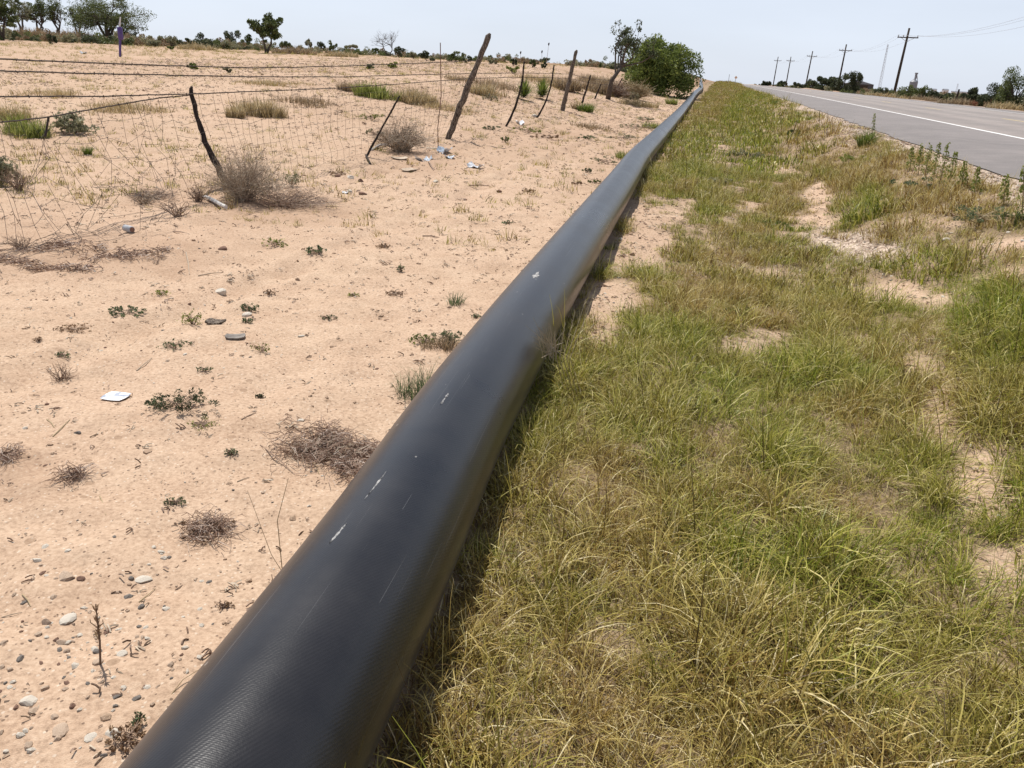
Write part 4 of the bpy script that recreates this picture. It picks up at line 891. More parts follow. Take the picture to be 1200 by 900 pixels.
for i, (px, py, wd, h, lf, lab, n) in enumerate([
    (215, 480, 86, 34, 'leaf_dark', 'largest dark green spiky weed on the sand', 1100), (185, 478, 30, 22, 'leaf_weed', 'left lobe of green leaves by the largest dark weed', 250),
    (148, 368, 42, 14, 'leaf_weed', 'grey green low weed above the white card', 420), (88, 388, 44, 13, 'leaf_brown', 'brown sparse weed left of the grey green low weed', 200),
    (226, 380, 34, 26, 'leaf_yg', 'yellow green seedling clump left of the dark bark pieces', 160), (205, 408, 40, 16, 'leaf_weed', 'thin weed below the yellow green seedlings', 150),
    (371, 298, 26, 16, 'leaf_weed', 'little grey green weed in the open sand, right of centre track', 240), (322, 288, 30, 16, 'leaf_yg', 'pale seedling below the large dry bush', 150),
    (293, 364, 24, 18, 'leaf_weed', 'weed growing behind the white shell', 180), (289, 378, 14, 10, 'leaf_weed', 'weed growing in front of the white shell', 90),
    (305, 412, 26, 22, 'leaf_yg', 'broad leaved seedling right of the flat dark bark', 70), (190, 346, 22, 10, 'leaf_yg', 'tiny yellow seedling left of the two tone stone', 90),
    (315, 345, 14, 10, 'leaf_brown', 'tiny brown sprig right of the two tone stone', 60), (414, 347, 14, 7, 'leaf_yg', 'tiny green sprig in the open sand beyond the track', 50),
    (385, 373, 22, 7, 'leaf_weed', 'flat sparse sprig in the open sand', 60), (463, 346, 26, 9, 'leaf_brown', 'brown creeping sprig toward the pipe', 110),
    (470, 318, 10, 14, 'leaf_weed', 'thin upright weed in the open sand', 50), (494, 402, 30, 18, 'leaf_green', 'dark green weed close to the pipe left side', 200),
    (525, 400, 40, 22, 'leaf_weed', 'tangled green weed leaning on the pipe', 380), (206, 590, 26, 16, 'leaf_weed', 'small dark weed above the sprawling brown weed', 150),
    (45, 400, 12, 10, 'leaf_brown', 'tiny brown tuft near the left edge above the card', 50), (240, 435, 20, 10, 'leaf_weed', 'faint weed above the largest dark weed', 60),
    (234, 498, 60, 10, 'leaf_yg', 'pale straw sprig below the largest dark weed', 120), (270, 532, 20, 12, 'leaf_weed', 'little blueish weed below the largest dark weed', 90),
    (305, 466, 12, 9, 'leaf_dark', 'tiny dark tuft right of the largest dark weed', 80), (75, 418, 18, 10, 'leaf_weed', 'little weed on the twigs left of the card', 70),
    (150, 868, 52, 32, 'leaf_brown', 'dry brown green tuft by the pipe at the bottom left', 420), (163, 850, 16, 34, 'leaf_weed', 'small upright green sprig by the pipe at the bottom left', 120),
    (262, 712, 26, 12, 'leaf_brown', 'small brown tuft near the pipe in the lower left', 90), (560, 372, 18, 8, 'leaf_weed', 'small weed touching the pipe beyond the grass tuft', 60),
    (450, 290, 20, 7, 'leaf_brown', 'brown speck of weed halfway to the fence', 60), (395, 205, 22, 8, 'leaf_brown', 'brown weed right of the large dry bush top', 70), (620, 225, 16, 7, 'leaf_brown', 'little brown weed in the sand between thick post and pipe', 50),
    (595, 262, 14, 6, 'leaf_weed', 'tiny weed by the pipe in mid sand', 50), (665, 272, 14, 7, 'leaf_weed', 'tiny weed touching the left pipe edge farther on', 60)]):
    p = at(px, py); leafy('low_weed', lab, 'weed', px, py, wd, h, lf, 'twig_brown', n, max(.0045, pxm(p)*1.5), stems=9, seed=i+200, core=.05, top=.4, K=34)
# upright stalk weed, lower left
p = at(117, 778); root = thing('stalk_weed', 'single upright weed stalk standing among the gravel', 'weed', p); m = pxm(p)
tp = on_depth(112, 708, p.y)-p; mb = MB(); mb.tube([(0, 0, -.01), tp*.4+Vector((.004, 0, 0)), tp], [.003, .0026, .0014], 5, .2); mb.build('stem', M['twig_brown'], root)
mb = MB(); r_ = random.Random(4)
for k in range(34):
    u = r_.uniform(.38, 1); c = tp*u; a = r_.uniform(0, 6.28); d = Vector((cos(a)*.6, sin(a)*.6, .8)); L = r_.uniform(.012, .026); wv = Vector((-sin(a), cos(a), 0))*.0022
    mb.add([c, c+d*L*.5+wv, c+d*L, c+d*L*.5-wv], [(0, 1, 2, 3)], r_.random())
for sx in (-1, 1):
    c = tp*.62; q = c+Vector((sx*.016, .002, .012)); mb.tube([c, q, q+Vector((0, 0, .012))], [.0016, .0014, .0008], 4, .5)
mb.build('leaves', M['leaf_brown'], root)
# long thin stems beside the pipe
for i, (a, b, c, lab) in enumerate([((333, 690), (325, 610), (338, 560), 'thin curved stem standing by the pipe, left of the scratches'), ((345, 690), (318, 650), (290, 575), 'thin straw stem crossing the sand by the pipe'),
                                     ((185, 830), (215, 800), (250, 782), 'thin straw lying against the pipe at the lower left')]):
    p = at(*a); q1 = on_depth(b[0], b[1], p.y+.02) if i < 2 else at(*b)+Vector((0, 0, .01)); q2 = on_depth(c[0], c[1], p.y+.04) if i < 2 else at(*c)+Vector((0, 0, .02))
    mb = MB(); mb.tube([Vector((0, 0, -.01)), q1-p, q2-p], [.0016, .0012, .0007], 4, .5); o = mb.build('fallen_straw', M['twig_tan'], None, False, p); tag(o, lab, 'straw')
# tall weeds at the road edge
TW = 'tall weeds at the road edge'
for i, (px, py, hpx, lean, lab) in enumerate([
    (1021, 170, 36, 4, 'lone tall weed stalk behind the bright green clump'), (1066, 200, 26, 3, 'first tall weed of the row at the road edge, from the left'), (1076, 205, 34, 4, 'second tall weed of the row at the road edge, from the left'),
    (1084, 208, 38, 6, 'third tall weed of the row at the road edge, from the left'), (1093, 212, 44, 8, 'fourth tall weed of the row at the road edge, from the left'), (1102, 214, 44, 9, 'fifth tall weed of the row at the road edge, from the left'),
    (1112, 216, 36, 8, 'sixth tall weed of the row, the rightmost leaning one'), (1126, 222, 30, 5, 'separate shorter tall weed right of the row'), (1142, 228, 30, 4, 'tall weed alone before the asphalt near the right edge'),
    (1176, 240, 34, 3, 'last tall weed toward the right edge'), (1198, 262, 66, 2, 'tall bushy weed cut by the right edge of the photo')]):
    p = at(px, py); tp = on_depth(px+lean, py-hpx, p.y)-p; root = thing('tall_weed', lab, 'weed', p, TW); mb = MB(); mb.tube([(0, 0, -.02), tp*.5, tp], [.006, .005, .002], 4, .4); mb.build('stem', M['twig_tan'], root)
    rs = np.random.RandomState(i+7); n = 240; u = rs.uniform(.1, 1, n); a = rs.uniform(0, 6.28, n); rr = .045*(1.15-u)*rs.uniform(.3, 1.3, n)+.008
    P = np.array(tuple(tp))[None]*u[:, None]+np.stack([np.cos(a)*rr, np.sin(a)*rr, rs.uniform(0, .03, n)], -1)
    V, Q, rn = leaf_cloud(P, np.full((n, 3), .004), n, .014, rs); new_obj('leaves', np_mesh('leaves', V, Q, rn), M['leaf_yg'], root)
for i, (px, py, wd, h, lf, lab) in enumerate([
    (1090, 222, 90, 22, 'leaf_weed', 'leafy green weeds around the foot of the tall weed row'), (1150, 262, 90, 34, 'leaf_weed', 'leafy green weeds in the verge near the right edge'), (1190, 265, 40, 34, 'leaf_mesquite', 'leafy weed clump cut by the right edge'),
    (1000, 190, 60, 14, 'leaf_yg', 'yellowish weeds below the bright green clump'), (905, 268, 46, 16, 'leaf_green', 'flat green weed patch right of the bare soil'), (868, 370, 40, 16, 'leaf_green', 'bright green little weed patch in the brown grass'),
    (875, 185, 46, 14, 'leaf_grey', 'silvery low weed in the middle verge grass'), (935, 160, 40, 12, 'leaf_mesquite', 'dark green weed patch on the far verge'), (842, 215, 40, 12, 'leaf_grey', 'silvery weed in the verge grass right of the pipe shadow')]):
    p = at(px, py); leafy('verge_weed', lab, 'weed', px, py, wd, h, lf, 'twig_tan', 900, max(.008, pxm(p)*1.3), stems=10, seed=400+i, core=.08, top=.3, K=20)
# seed heads and long straws leaning over the pipe
p = at(676, 474); root = thing('feathery_weed', 'pale feathery seed head weed leaning against the pipe', 'weed', p)
mb = MB(); r_ = random.Random(3); d0 = p.y-.03
for k in range(44):
    b = on_depth(647+r_.gauss(0, 5), 414+r_.gauss(0, 5), d0); e = on_depth(637+r_.gauss(0, 13), 391+r_.gauss(0, 9), d0-.02); mb.tube([b-p, (b+e)/2-p+Vector((r_.gauss(0, .004), 0, .006)), e-p], [.0016, .0012, .0006], 3, .6+.4*r_.random(), False)
mb.build('awns', M['twig_grey'], root)
for k in range(5):
    mb = MB(); b = on_depth(664+k*5, 470, p.y); m1 = on_depth(652+k*4, 420, d0); e = on_depth(650+k*12, 392-k*13, d0+.05*k); mb.tube([b-p, m1-p, e-p], [.0020, .0018, .0010], 4, .7)
    for q in range(12): c = m1.lerp(e, .45+.05*q)-p; mb.tube([c, c+Vector((r_.gauss(0, .006), 0, .016))], [.0016, .0006], 3, 1.0, False)
    mb.build('stem', M['twig_tan'], root)

# ------------------------------------------------------------------ fence
FEN = thing('barbed_wire_fence', 'old leaning barbed wire and netting fence across the sandy field', 'fence', at(525, 162)); FO = Vector(FEN.location)
def post(px0, py0, px1, py1, r0_, r1_, mat, label=None, mid=None, square=False, tipcut=True, seed=0):
    b = at(px0, py0); t = on_depth(px1, py1, b.y); m_ = on_depth(mid[0], mid[1], b.y) if mid else (b+t)/2
    r_ = random.Random(seed); pts = []; rad = []; n = 16
    q0, q2 = b-Vector((0, 0, .15))-(m_-b).normalized()*.05, t
    c = m_*2-(b+t)/2
    for i in range(n+1):
        u = i/n; pts.append(b*(1-u)**2+c*2*u*(1-u)+t*u*u+Vector((r_.gauss(0, .12), r_.gauss(0, .12), 0))*r0_); rad.append((r0_*(1-u)+r1_*u)*r_.uniform(.88, 1.12))
    pts = [pts[0]-Vector((0, 0, .25))]+pts; rad = [rad[0]]+rad
    if tipcut: pts.append(pts[-1]+(pts[-1]-pts[-2]).normalized()*r1_*1.2+Vector((r1_*.3, 0, 0))); rad.append(r1_*.45)
    mb = MB(); mb.tube([p-b for p in pts], rad, 9, .5, jit=.22); o = mb.build('post', mat, FEN, True, b-FO)
    if label: o['label'] = label
    return b, t
pA = post(268, 220, 224, 104, .042, .022, M['post_dark'], 'charred curved post leaning left', (238, 158), seed=1)
pS = post(429, 184, 468, 113, .020, .013, M['post_dark'], 'short thin stick leaning right', seed=2)
pC = post(525, 163, 573, 43, .068, .055, M['post_grey'], 'thickest weathered post leaning right', (545, 110), seed=3)
pD = post(593, 148, 614, 73, .032, .022, M['post_dark'], 'thin dark curved post', (608, 112), seed=4)
pE = post(629, 138, 649, 77, .030, .022, M['post_dark'], 'thin crooked dark post', (642, 112), seed=5)
pF = post(659, 130, 675, 61, .085, .060, M['post_grey'], 'second thick weathered post', seed=6)
pG = post(682, 121, 692, 89, .05, .03, M['post_dark'], seed=7)
pH = post(697, 116, 704, 99, .045, .03, M['post_dark'], seed=8)
pI = post(718, 113, 729, 92, .05, .04, M['rust'], seed=9)
b = at(514, 176); t = on_depth(516, 50, b.y); mb = MB(); mb.tube([(0, 0, -.2), on_depth(513, 150, b.y)-b, on_depth(517, 112, b.y)-b, t-b], .0085, 6); o = mb.build('stake', M['rust'], FEN, False, b-FO); o['label'] = 'thin straight rusty stake'
b = at(429, 184); mb = MB(); mb.tube([(0, 0, .03), at(434, 193)-b+Vector((0, 0, .01))], .018, 6); mb.build('post_stub', M['post_dark'], FEN, False, b-FO)
# vertical surface through the line of posts
base = [pA[0]+(pA[0]-pC[0])*1.2, pA[0], pC[0], pF[0], pI[0]]
def onf(px, py, off=0):
    d = ray(px, py)
    best = None
    for i in range(len(base)-1):
        a, b = base[i], base[i+1]; n = Vector((-(b.y-a.y), b.x-a.x, 0)); den = d[0]*n.x+d[1]*n.y
        if abs(den) < 1e-6: continue
        T = (a.x*n.x+a.y*n.y)/den
        if T <= 0: continue
        u = ((d[0]*T-a.x)*(b.x-a.x)+(d[1]*T-a.y)*(b.y-a.y))/((b-a).length_squared-(b.z-a.z)**2)
        if -.001 <= u <= 1.001 or (i == 0 and u < 0) or (i == len(base)-2 and u > 1 and best is None): best = T*(1-off)
    if best is None: best = pA[0].y/d[1]
    return Vector((d[0]*best, d[1]*best, H+d[2]*best))
def wire_line(px, k=10):
    P = [onf(*q) for q in px]; out = []
    for i in range(len(P)-1):
        for j in range(k):
            out.append(P[i].lerp(P[i+1], j/k)+Vector((0, 0, random.gauss(0, .0015))))
    return out+[P[-1]]
WIRES = [[(-60, 67), (0, 69), (100, 73.5), (200, 77), (300, 79.5), (400, 77.5), (480, 74.5), (560, 71)],
         [(-60, 81), (0, 83), (100, 86), (200, 88), (300, 90), (400, 90), (512, 87), (555, 86), (604, 85.5), (643, 86), (669, 87), (690, 92), (727, 96)],
         [(-60, 112), (0, 113), (110, 113), (228, 110), (300, 107), (400, 103), (472, 98), (551, 92), (606, 90.5), (645, 91), (668, 92), (690, 97), (727, 101)],
         [(-60, 153), (0, 143.5), (57, 137), (95, 130.5), (140, 122.5), (185, 115), (222, 111.5)]]
for i, wl in enumerate(WIRES):
    P = wire_line(wl); mb = MB(); mb.tube([p-FO for p in P], .0060, 4, .5)
    dist = 0; o = mb.build('barbed_wire', M['wire'], FEN)
    bb = MB(); nb_ = 0
    for a, b in zip(P[:-1], P[1:]):
        L = (b-a).length; dist += L
        while dist > .125:
            dist -= .125; c = b.lerp(a, dist/max(L, 1e-6)); nb_ += 1
            for q in range(2):
                v = Vector((random.gauss(0, 1), random.gauss(0, 1), random.gauss(0, 1))).normalized()*.011; bb.tube([c-FO-v*1.3, c-FO+v*1.3], .0030, 3, .5)
    o = bb.build('barbs', M['wire'], FEN, kind='stuff')
# netting: hangs from the low wire, has slumped toward the camera at left
top = [(-40, 149), (0, 143.5), (57, 137), (95, 130.5), (140, 122.5), (185, 115), (224, 111), (300, 107.5), (400, 103.5), (472, 99), (551, 93), (606, 91), (645, 91.5), (668, 92.5)]
bot = [(-40, 330), (10, 308), (95, 292), (150, 285), (205, 262), (235, 243), (262, 232), (318, 208), (410, 186), (478, 170), (525, 158), (592, 145), (628, 138), (659, 129)]
net = MB(); rows = 8; cols = []
r_ = random.Random(12)
for i in range(len(top)-1):
    k = [4, 5, 4, 5, 5, 4, 9, 12, 9, 11, 10, 7, 6][i]
    for j in range(k): u = j/k; cols.append(((top[i][0]*(1-u)+top[i+1][0]*u, top[i][1]*(1-u)+top[i+1][1]*u), (bot[i][0]*(1-u)+bot[i+1][0]*u, bot[i][1]*(1-u)+bot[i+1][1]*u)))
G = []
for ci, (a, b) in enumerate(cols):
    A = onf(*a); B = at(*b)+Vector((0, 0, .02)); am = max(0, min(1, (250-a[0])/160)); col = []
    for q in range(rows+1):
        u = q/rows; uu = u**1.15; p = A.lerp(B, uu); nz = .03+.17*am
        sx = vn(ci*.6, q*.7, 7)-.5; sz = vn(ci*.55+9, q*.8, 17)-.5; sy = vn(ci*.25+4, q*.4, 27)-.5
        p = p+Vector((sx*nz*2.4, sy*nz*2, sz*nz*1.8))*min(1, u*4)+Vector((0, 0, -.10*am*sin(pi*u)))
        zt = z_at(p.x, p.y)+.012
        if p.z < zt: p.z = zt
        col.append(p)
    G.append(col)
for ci in range(len(G)):
    if (random.random() < .94): net.tube([p-FO for p in G[ci]], .0019, 3, .5, False)
    if ci+1 < len(G):
        for q in range(1, rows+1):
            if r_.random() < .93: net.tube([G[ci][q]-FO, (G[ci][q]+G[ci+1][q])/2-FO+Vector((0, 0, -.006)), G[ci+1][q]-FO], .0019, 3, .5, False)
net.build('wire_netting', M['wire'], FEN, kind='stuff')
mb = MB(); a = onf(57, 137); b = onf(53, 160); mb.tube([a-FO, b-FO], .010, 5); o = mb.build('wire_stay', M['wire'], FEN)

# purple marker post
b = at(140.5, 66); t = on_depth(140.8, 29, b.y); m = pxm(b); root = thing('marker_post', 'purple pipeline marker post with thin white rod on top, in the field', 'marker post', b)
mb = MB(); mid = on_depth(140.8, 40, b.y)-b; mb.tube([(0, 0, -.1), mid*.5, mid], m*1.5, 4); mb.build('post', M['purple'], root)
hd = on_depth(140.8, 38, b.y)-b; mb = MB(); mb.tube([hd+Vector((0, 0, -m*8)), hd+Vector((0, 0, -m*7)), hd+Vector((0, 0, m*5)), hd+Vector((0, 0, m*6))], [m*2.0, m*2.9, m*2.9, m*1.6], 12); mb.build('marker_head', M['purple'], root, True)
mb = MB(); q = on_depth(141, 20, b.y)-b; mb.tube([hd+Vector((0, 0, m*6)), q], [m*1.2, m*.7], 8); mb.build('rod', M['white'], root)

# ------------------------------------------------------------------ things on the sand
def stone(px, py, wpx, label, mat='rock', flat=.6, seed=1, name='stone', cat='stone', group='loose stones on the sand'):
    p = at(px, py); m = pxm(p); me_ = rock_mesh(name, seed, flat, 2); o = new_obj(name, me_, M[mat]); o.location = p+Vector((0, 0, wpx*m*.5*flat*.12)); s_ = wpx*m*.5; o.scale = (s_, s_*.85, s_); o.rotation_euler = (0, 0, random.uniform(-.5, .5)); tag(o, label, cat, group); return o
for i, (px, py, wd, lab, mt, fl) in enumerate([
    (77, 676, 19, 'largest tan stone above the stalk weed', 'rock', .6), (95, 679, 10, 'dark brown stone touching the largest tan stone', 'rock_red', .8), (167, 680, 24, 'flat pale yellow stone beside a small dark stone', 'rock_white', .25), (154, 678, 9, 'small dark stone left of the flat pale yellow stone', 'rock_grey', .6),
    (55, 730, 12, 'upright pinkish stone left of the long flat stone', 'rock', 1.0), (81, 725, 23, 'long flat stone left of the stalk weed', 'rock_white', .3), (72, 753, 11, 'grey stone below the long flat stone', 'rock', .7), (79, 764, 10, 'speckled stone just above the gravel, left of the stalk base', 'rock', .7),
    (143, 767, 13, 'squat cream stone right of the stalk base', 'rock_white', .6), (115, 776, 12, 'stone at the foot of the weed stalk', 'rock', .6), (33, 822, 20, 'cream flat stone with squared edge near the left bottom', 'rock_white', .5), (11, 785, 12, 'half buried grey stone near the left edge', 'rock', .6),
    (53, 807, 13, 'light grey stone above the cream flat stone', 'rock', .8), (64, 840, 13, 'dark shaded stone right of the cream flat stone', 'rock', .6), (85, 828, 9, 'reddish round stone in the gravel', 'rock_red', .8), (34, 874, 12, 'tan stone at the bottom left', 'rock', .9),
    (106, 864, 15, 'white angular stone lying by the bottom gravel', 'rock_white', .35), (72, 856, 22, 'tan buried slab in the gravel', 'rock', .3), (132, 860, 16, 'tan chip behind the dry tuft at the bottom left', 'rock_white', .4), (122, 886, 9, 'dark pebble near the bottom edge', 'rock_grey', .8),
    (43, 657, 10, 'blueish pale stone left of the largest tan stone', 'rock_white', .7), (80, 645, 10, 'white chip above the largest tan stone', 'rock_white', .3), (192, 655, 11, 'white stone of the little heap below the sprawling weed', 'rock_white', .6), (189, 647, 8, 'smaller white stone on top of the little heap', 'rock_white', .6),
    (216, 658, 7, 'small tan stone right of the little heap', 'rock', .7), (165, 741-30, 8, 'dark little stone in the middle of the lower left sand', 'rock_grey', .8), (140, 738, 9, 'white flat chip right of the weed stalk', 'rock_white', .3),
    (258, 343, 12, 'two tone brown and white stone on the open sand', 'rock_white', .9), (91, 508, 8, 'grey square stone below the white card', 'rock_grey', .8), (134, 302, 11, 'dark stone below the silver can', 'rock_grey', .7), (104, 312, 10, 'reddish stone left of the dark stone below the can', 'rock_red', .5),
    (262, 292, 11, 'reddish brown lump in the sand below the pale stick', 'rock_red', .6), (396, 207, 9, 'dark stone at the left of the three by the dry bush', 'rock_red', .7), (411, 208, 12, 'pale flat stone in the middle of the three by the dry bush', 'rock_white', .4), (423, 213, 8, 'red round stone at the right of the three by the dry bush', 'rock_red', .9),
    (410, 225, 9, 'pale little stone below the three stones', 'rock_white', .6), (425, 227, 10, 'brown little stone below the three stones', 'rock_red', .5), (510, 213, 6, 'small white stone on the sand below the litter', 'rock_white', .8), (585, 225, 8, 'small red stone midway between litter and pipe', 'rock_red', .6),
    (545, 234, 8, 'flat red stone below the litter', 'rock_red', .4), (626, 137, 8, 'white stone at the foot of the thin crooked post', 'rock_white', .7), (727, 281, 7, 'white pebble right of the pipe shadow', 'rock_white', .7), (1108, 282, 14, 'white stone in the bare strip near the right edge', 'rock_white', .5), (352, 493, 8, 'white bluish chip near the dark green weeds', 'rock_white', .4), (353, 394, 8, 'white flake in the open sand', 'rock_white', .4), (30, 502, 7, 'small white pebble left of the grey square stone', 'rock_white', .6)]):
    stone(px, py, wd, lab, mt, fl, 500+i)
for (px, py, wd, lab, mt, fl, nm, cat) in [(290, 370, 16, 'white broken shell lying between two weeds', 'rock_white', .5, 'shell', 'shell')]:
    stone(px, py, wd, lab, mt, fl, 777, nm, cat, None)
def chip(name, label, cat, px, py, wpx, hpx, mat, rz=0, thick=.004, seed=0, curl=.1, lift=.0, tilt=0):
    """flat irregular piece with thickness: bark, board, card, crumpled film"""
    p = at(px, py); m = pxm(p); r_ = random.Random(seed); w_, l_ = wpx*m/2, hpx*m/2/ max(.25, abs(ray(px, py)[2])); n = 8
    mb = MB(); vs = []
    for lay in (0, 1):
        for iy in range(4):
            for ix in range(n):
                u = ix/(n-1)*2-1; v = iy/3*2-1; e = 1-.18*abs(v)*abs(u)
                vs.append(Vector((u*w_*e, v*l_*(1-.1*u*u), (r_.gauss(0, 1)*curl*w_*.3 if curl > .15 and lay == 0 else 0)+curl*w_*u*u+lay*thick+.003+tilt*v*l_)))
    if curl > .15:
        for k in range(4*n): vs[4*n+k].z = vs[k].z+thick
    fs = []
    N = 4*n
    for iy in range(3):
        for ix in range(n-1):
            a = iy*n+ix; fs.append((a, a+n, a+n+1, a+1)); fs.append((N+a, N+a+1, N+a+n+1, N+a+n))
    for ix in range(n-1): fs.append((ix, ix+1, N+ix+1, N+ix)); a = 3*n+ix; fs.append((a+1, a, N+a, N+a+1))
    for iy in range(3): a = iy*n; fs.append((a+n, a, N+a, N+a+n)); a = iy*n+n-1; fs.append((a, a+n, N+a+n, N+a))
    mb.add(vs, fs); o = mb.build(name, M[mat], None, False, p+Vector((0, 0, lift))); o.rotation_euler = (0, 0, rz); tag(o, label, cat); return o
chip('paper_card', 'white printed card lying flat on the sand', 'card', 136, 466, 30, 9, 'card', -.15, .0015, 1, .02, .004)
chip('bark_piece', 'flat dark bark piece nearer the seedling', 'bark', 276, 396, 24, 5, 'rock_grey', .25, .008, 2, .10)
chip('bark_piece', 'grey ridged bark piece behind the flat dark one', 'bark', 253, 379, 23, 5, 'post_grey', -.1, .010, 3, .14)
chip('plastic_scrap', 'crumpled blue white plastic by the left stick litter', 'litter', 496, 189, 18, 7, 'trash_blue', .4, .004, 4, .5)
chip('plastic_scrap', 'crumpled white plastic at the foot of the thin stake', 'litter', 521, 178, 14, 6, 'trash_blue', -.3, .004, 5, .6)
chip('plastic_scrap', 'white plastic strip right of the thick leaning post', 'litter', 557, 196, 20, 4, 'white', -.35, .004, 6, .35)
chip('plastic_scrap', 'dull plastic scrap at the end of the litter, lower right', 'litter', 527, 185, 12, 4, 'trash_blue', .2, .004, 7, .4)
chip('board_piece', 'tan cardboard piece below the dry bush', 'cardboard', 468, 186, 20, 5, 'cardboard', .3, .01, 8, .12)
chip('board_piece', 'tan broken board left of the blue white plastic', 'board', 481, 200, 16, 6, 'cardboard', -.4, .012, 9, .14)
chip('board_piece', 'pale flat board behind the thin stake foot', 'board', 507, 174, 16, 3, 'cardboard', .1, .008, 10, .06)
chip('paper_scrap', 'white scrap in front of the tan board', 'litter', 405, 261-35, 8, 3, 'white', .1, .003, 11, .2)
chip('plastic_scrap', 'white crumpled bag behind the posts in the field', 'litter', 609, 145, 9, 6, 'white', .2, .01, 14, .6)
chip('paper_scrap', 'white scrap lying in the far sand under the top wires', 'litter', 98, 63, 6, 3, 'white', .2, .02, 15, .5)
# silver can
p = at(151, 272); m = pxm(p); d0 = on_depth(146, 267, p.y+.03)-p; root = thing('drink_can', 'silver drink can lying on the sand left of the pale stick', 'can', p)
ax = Vector((.8, -.55, 0)).normalized(); L = .12; r_c = .030
mb = MB(); mb.tube([-ax*L/2+Vector((0, 0, r_c)), -ax*(L/2-.008)+Vector((0, 0, r_c)), ax*(L/2-.008)+Vector((0, 0, r_c)), ax*L/2+Vector((0, 0, r_c))], [r_c*.8, r_c, r_c, r_c*.8], 16); mb.build('can_body', M['steel'], root, True)
mb = MB(); mb.tube([ax*L/2+Vector((0, 0, r_c)), ax*(L/2+.003)+Vector((0, 0, r_c))], [r_c*.78, r_c*.72], 16); mb.build('can_end', M['rust'], root)
# pale stick
a = at(239, 233); b = at(265, 246); mb = MB(); q = b-a
mb.tube([Vector((0, 0, .03)), q*.25+Vector((0, 0, .035)), q*.5+Vector((.01, 0, .03)), q*.8+Vector((0, 0, .03)), q+Vector((0, 0, .03))], [.014, .022, .024, .022, .020], 8, .5, jit=.2)
o = mb.build('stick', simple('bleached wood', [(.3, (.30, .27, .25)), (.6, (.62, .60, .57))], 20, .8), None, False, a); tag(o, 'pale bleached stick lying in front of the charred post', 'stick')
a = at(435, 177); b = at(453, 171); mb = MB(); q = b-a; mb.tube([Vector((0, 0, .02)), q*.5+Vector((0, 0, .05)), q+Vector((0, 0, .03))], [.02, .026, .022], 7, .5, jit=.2); o = mb.build('stick', bpy.data.materials['bleached wood'], None, False, a); tag(o, 'short pale log right of the short thin stick', 'stick')
TWG = 'straight twigs on the sand'
for i, (x0, y0, x1, y1, lab, mt) in enumerate([
    (62, 512, 82, 492, 'pair of pale straws left of the card, long one', 'twig_tan'), (55, 492, 64, 502, 'short pale straw left of the long one', 'twig_tan'), (117, 582, 124, 604, 'whitish straw standing out in mid sand', 'twig_tan'), (26, 697, 36, 711, 'pale straw near the left edge above the flat stone', 'twig_tan'),
    (163, 706, 182, 690, 'straw pointing right above the dark little stone', 'twig_tan'), (205, 692, 214, 686, 'short dark twig in the lower sand', 'twig_brown'), (2, 724, 26, 718, 'grey twig touching the left edge', 'twig_grey'), (283, 492, 300, 484, 'curved dark twig right of the largest weed', 'twig_brown'),
    (305, 522, 345, 556, 'long thin dry stem leading to the reddish mat', 'twig_brown'), (365, 540, 374, 556, 'white short straw on the reddish mat', 'twig_tan'), (218, 296, 222, 322, 'thin stalk lying below the forked dead weed', 'twig_grey'), (160, 435, 178, 420, 'thin twig above the white card', 'twig_grey'),
    (232, 324, 260, 320, 'pale thin straw above the two tone stone', 'twig_grey'), (203, 272, 222, 275, 'dark twig in front of the forked dead weed', 'twig_brown'), (502, 185+5, 508, 200, 'dark twig sticking out below the blue plastic', 'twig_brown'), (458, 198, 462, 196, 'twig stub by the tan cardboard', 'twig_brown'),
    (550, 218, 575, 219, 'thin twig in the sand below the litter', 'twig_brown'), (495, 277, 515, 279, 'thin dark twig in the open middle sand', 'twig_brown'), (278, 765-200, 292, 560, 'small straw below the bluish weed', 'twig_grey')]):
    a = at(x0, y0); b = at(x1, y1); q = b-a; m = pxm(a); rr = max(.0016, m*.7); mb = MB(); mb.tube([Vector((0, 0, rr)), q*.5+Vector((.004, 0, rr*2.5)), q+Vector((0, 0, rr))], [rr, rr*.9, rr*.5], 5, .7)
    o = mb.build('twig', M[mt], None, False, a); tag(o, lab, 'twig', TWG)
for (px0, py0, px1, py1, lab) in [(645, 640, 646, 585, 'whitish upright straw in the grass right of the pipe'), (820, 620-120, 822, 470, 'pale upright straw in the middle of the grass'), (848, 376, 848, 362, 'short grey stake in the brown grass'), (1105, 880, 1106, 812, 'greenish seed spike at the lower right'), (1165, 700-130, 1190, 520, 'pale dry stem on the bare strip at right'),
                                  (470, 890, 450, 838, 'pale straw at the shaded foot of the pipe near the bottom'), (820, 690, 838, 640, 'pale seed stalk in the grass, lower right of centre')]:
    a = at(px0, py0); b = on_depth(px1, py1, a.y); mb = MB(); mb.tube([Vector((0, 0, -.01)), (b-a)*.5+Vector((.004, 0, 0)), b-a], [.0016, .0016, .0010], 4, 1.0); o = mb.build('straw', M['twig_tan'], None, False, a); tag(o, lab, 'straw')

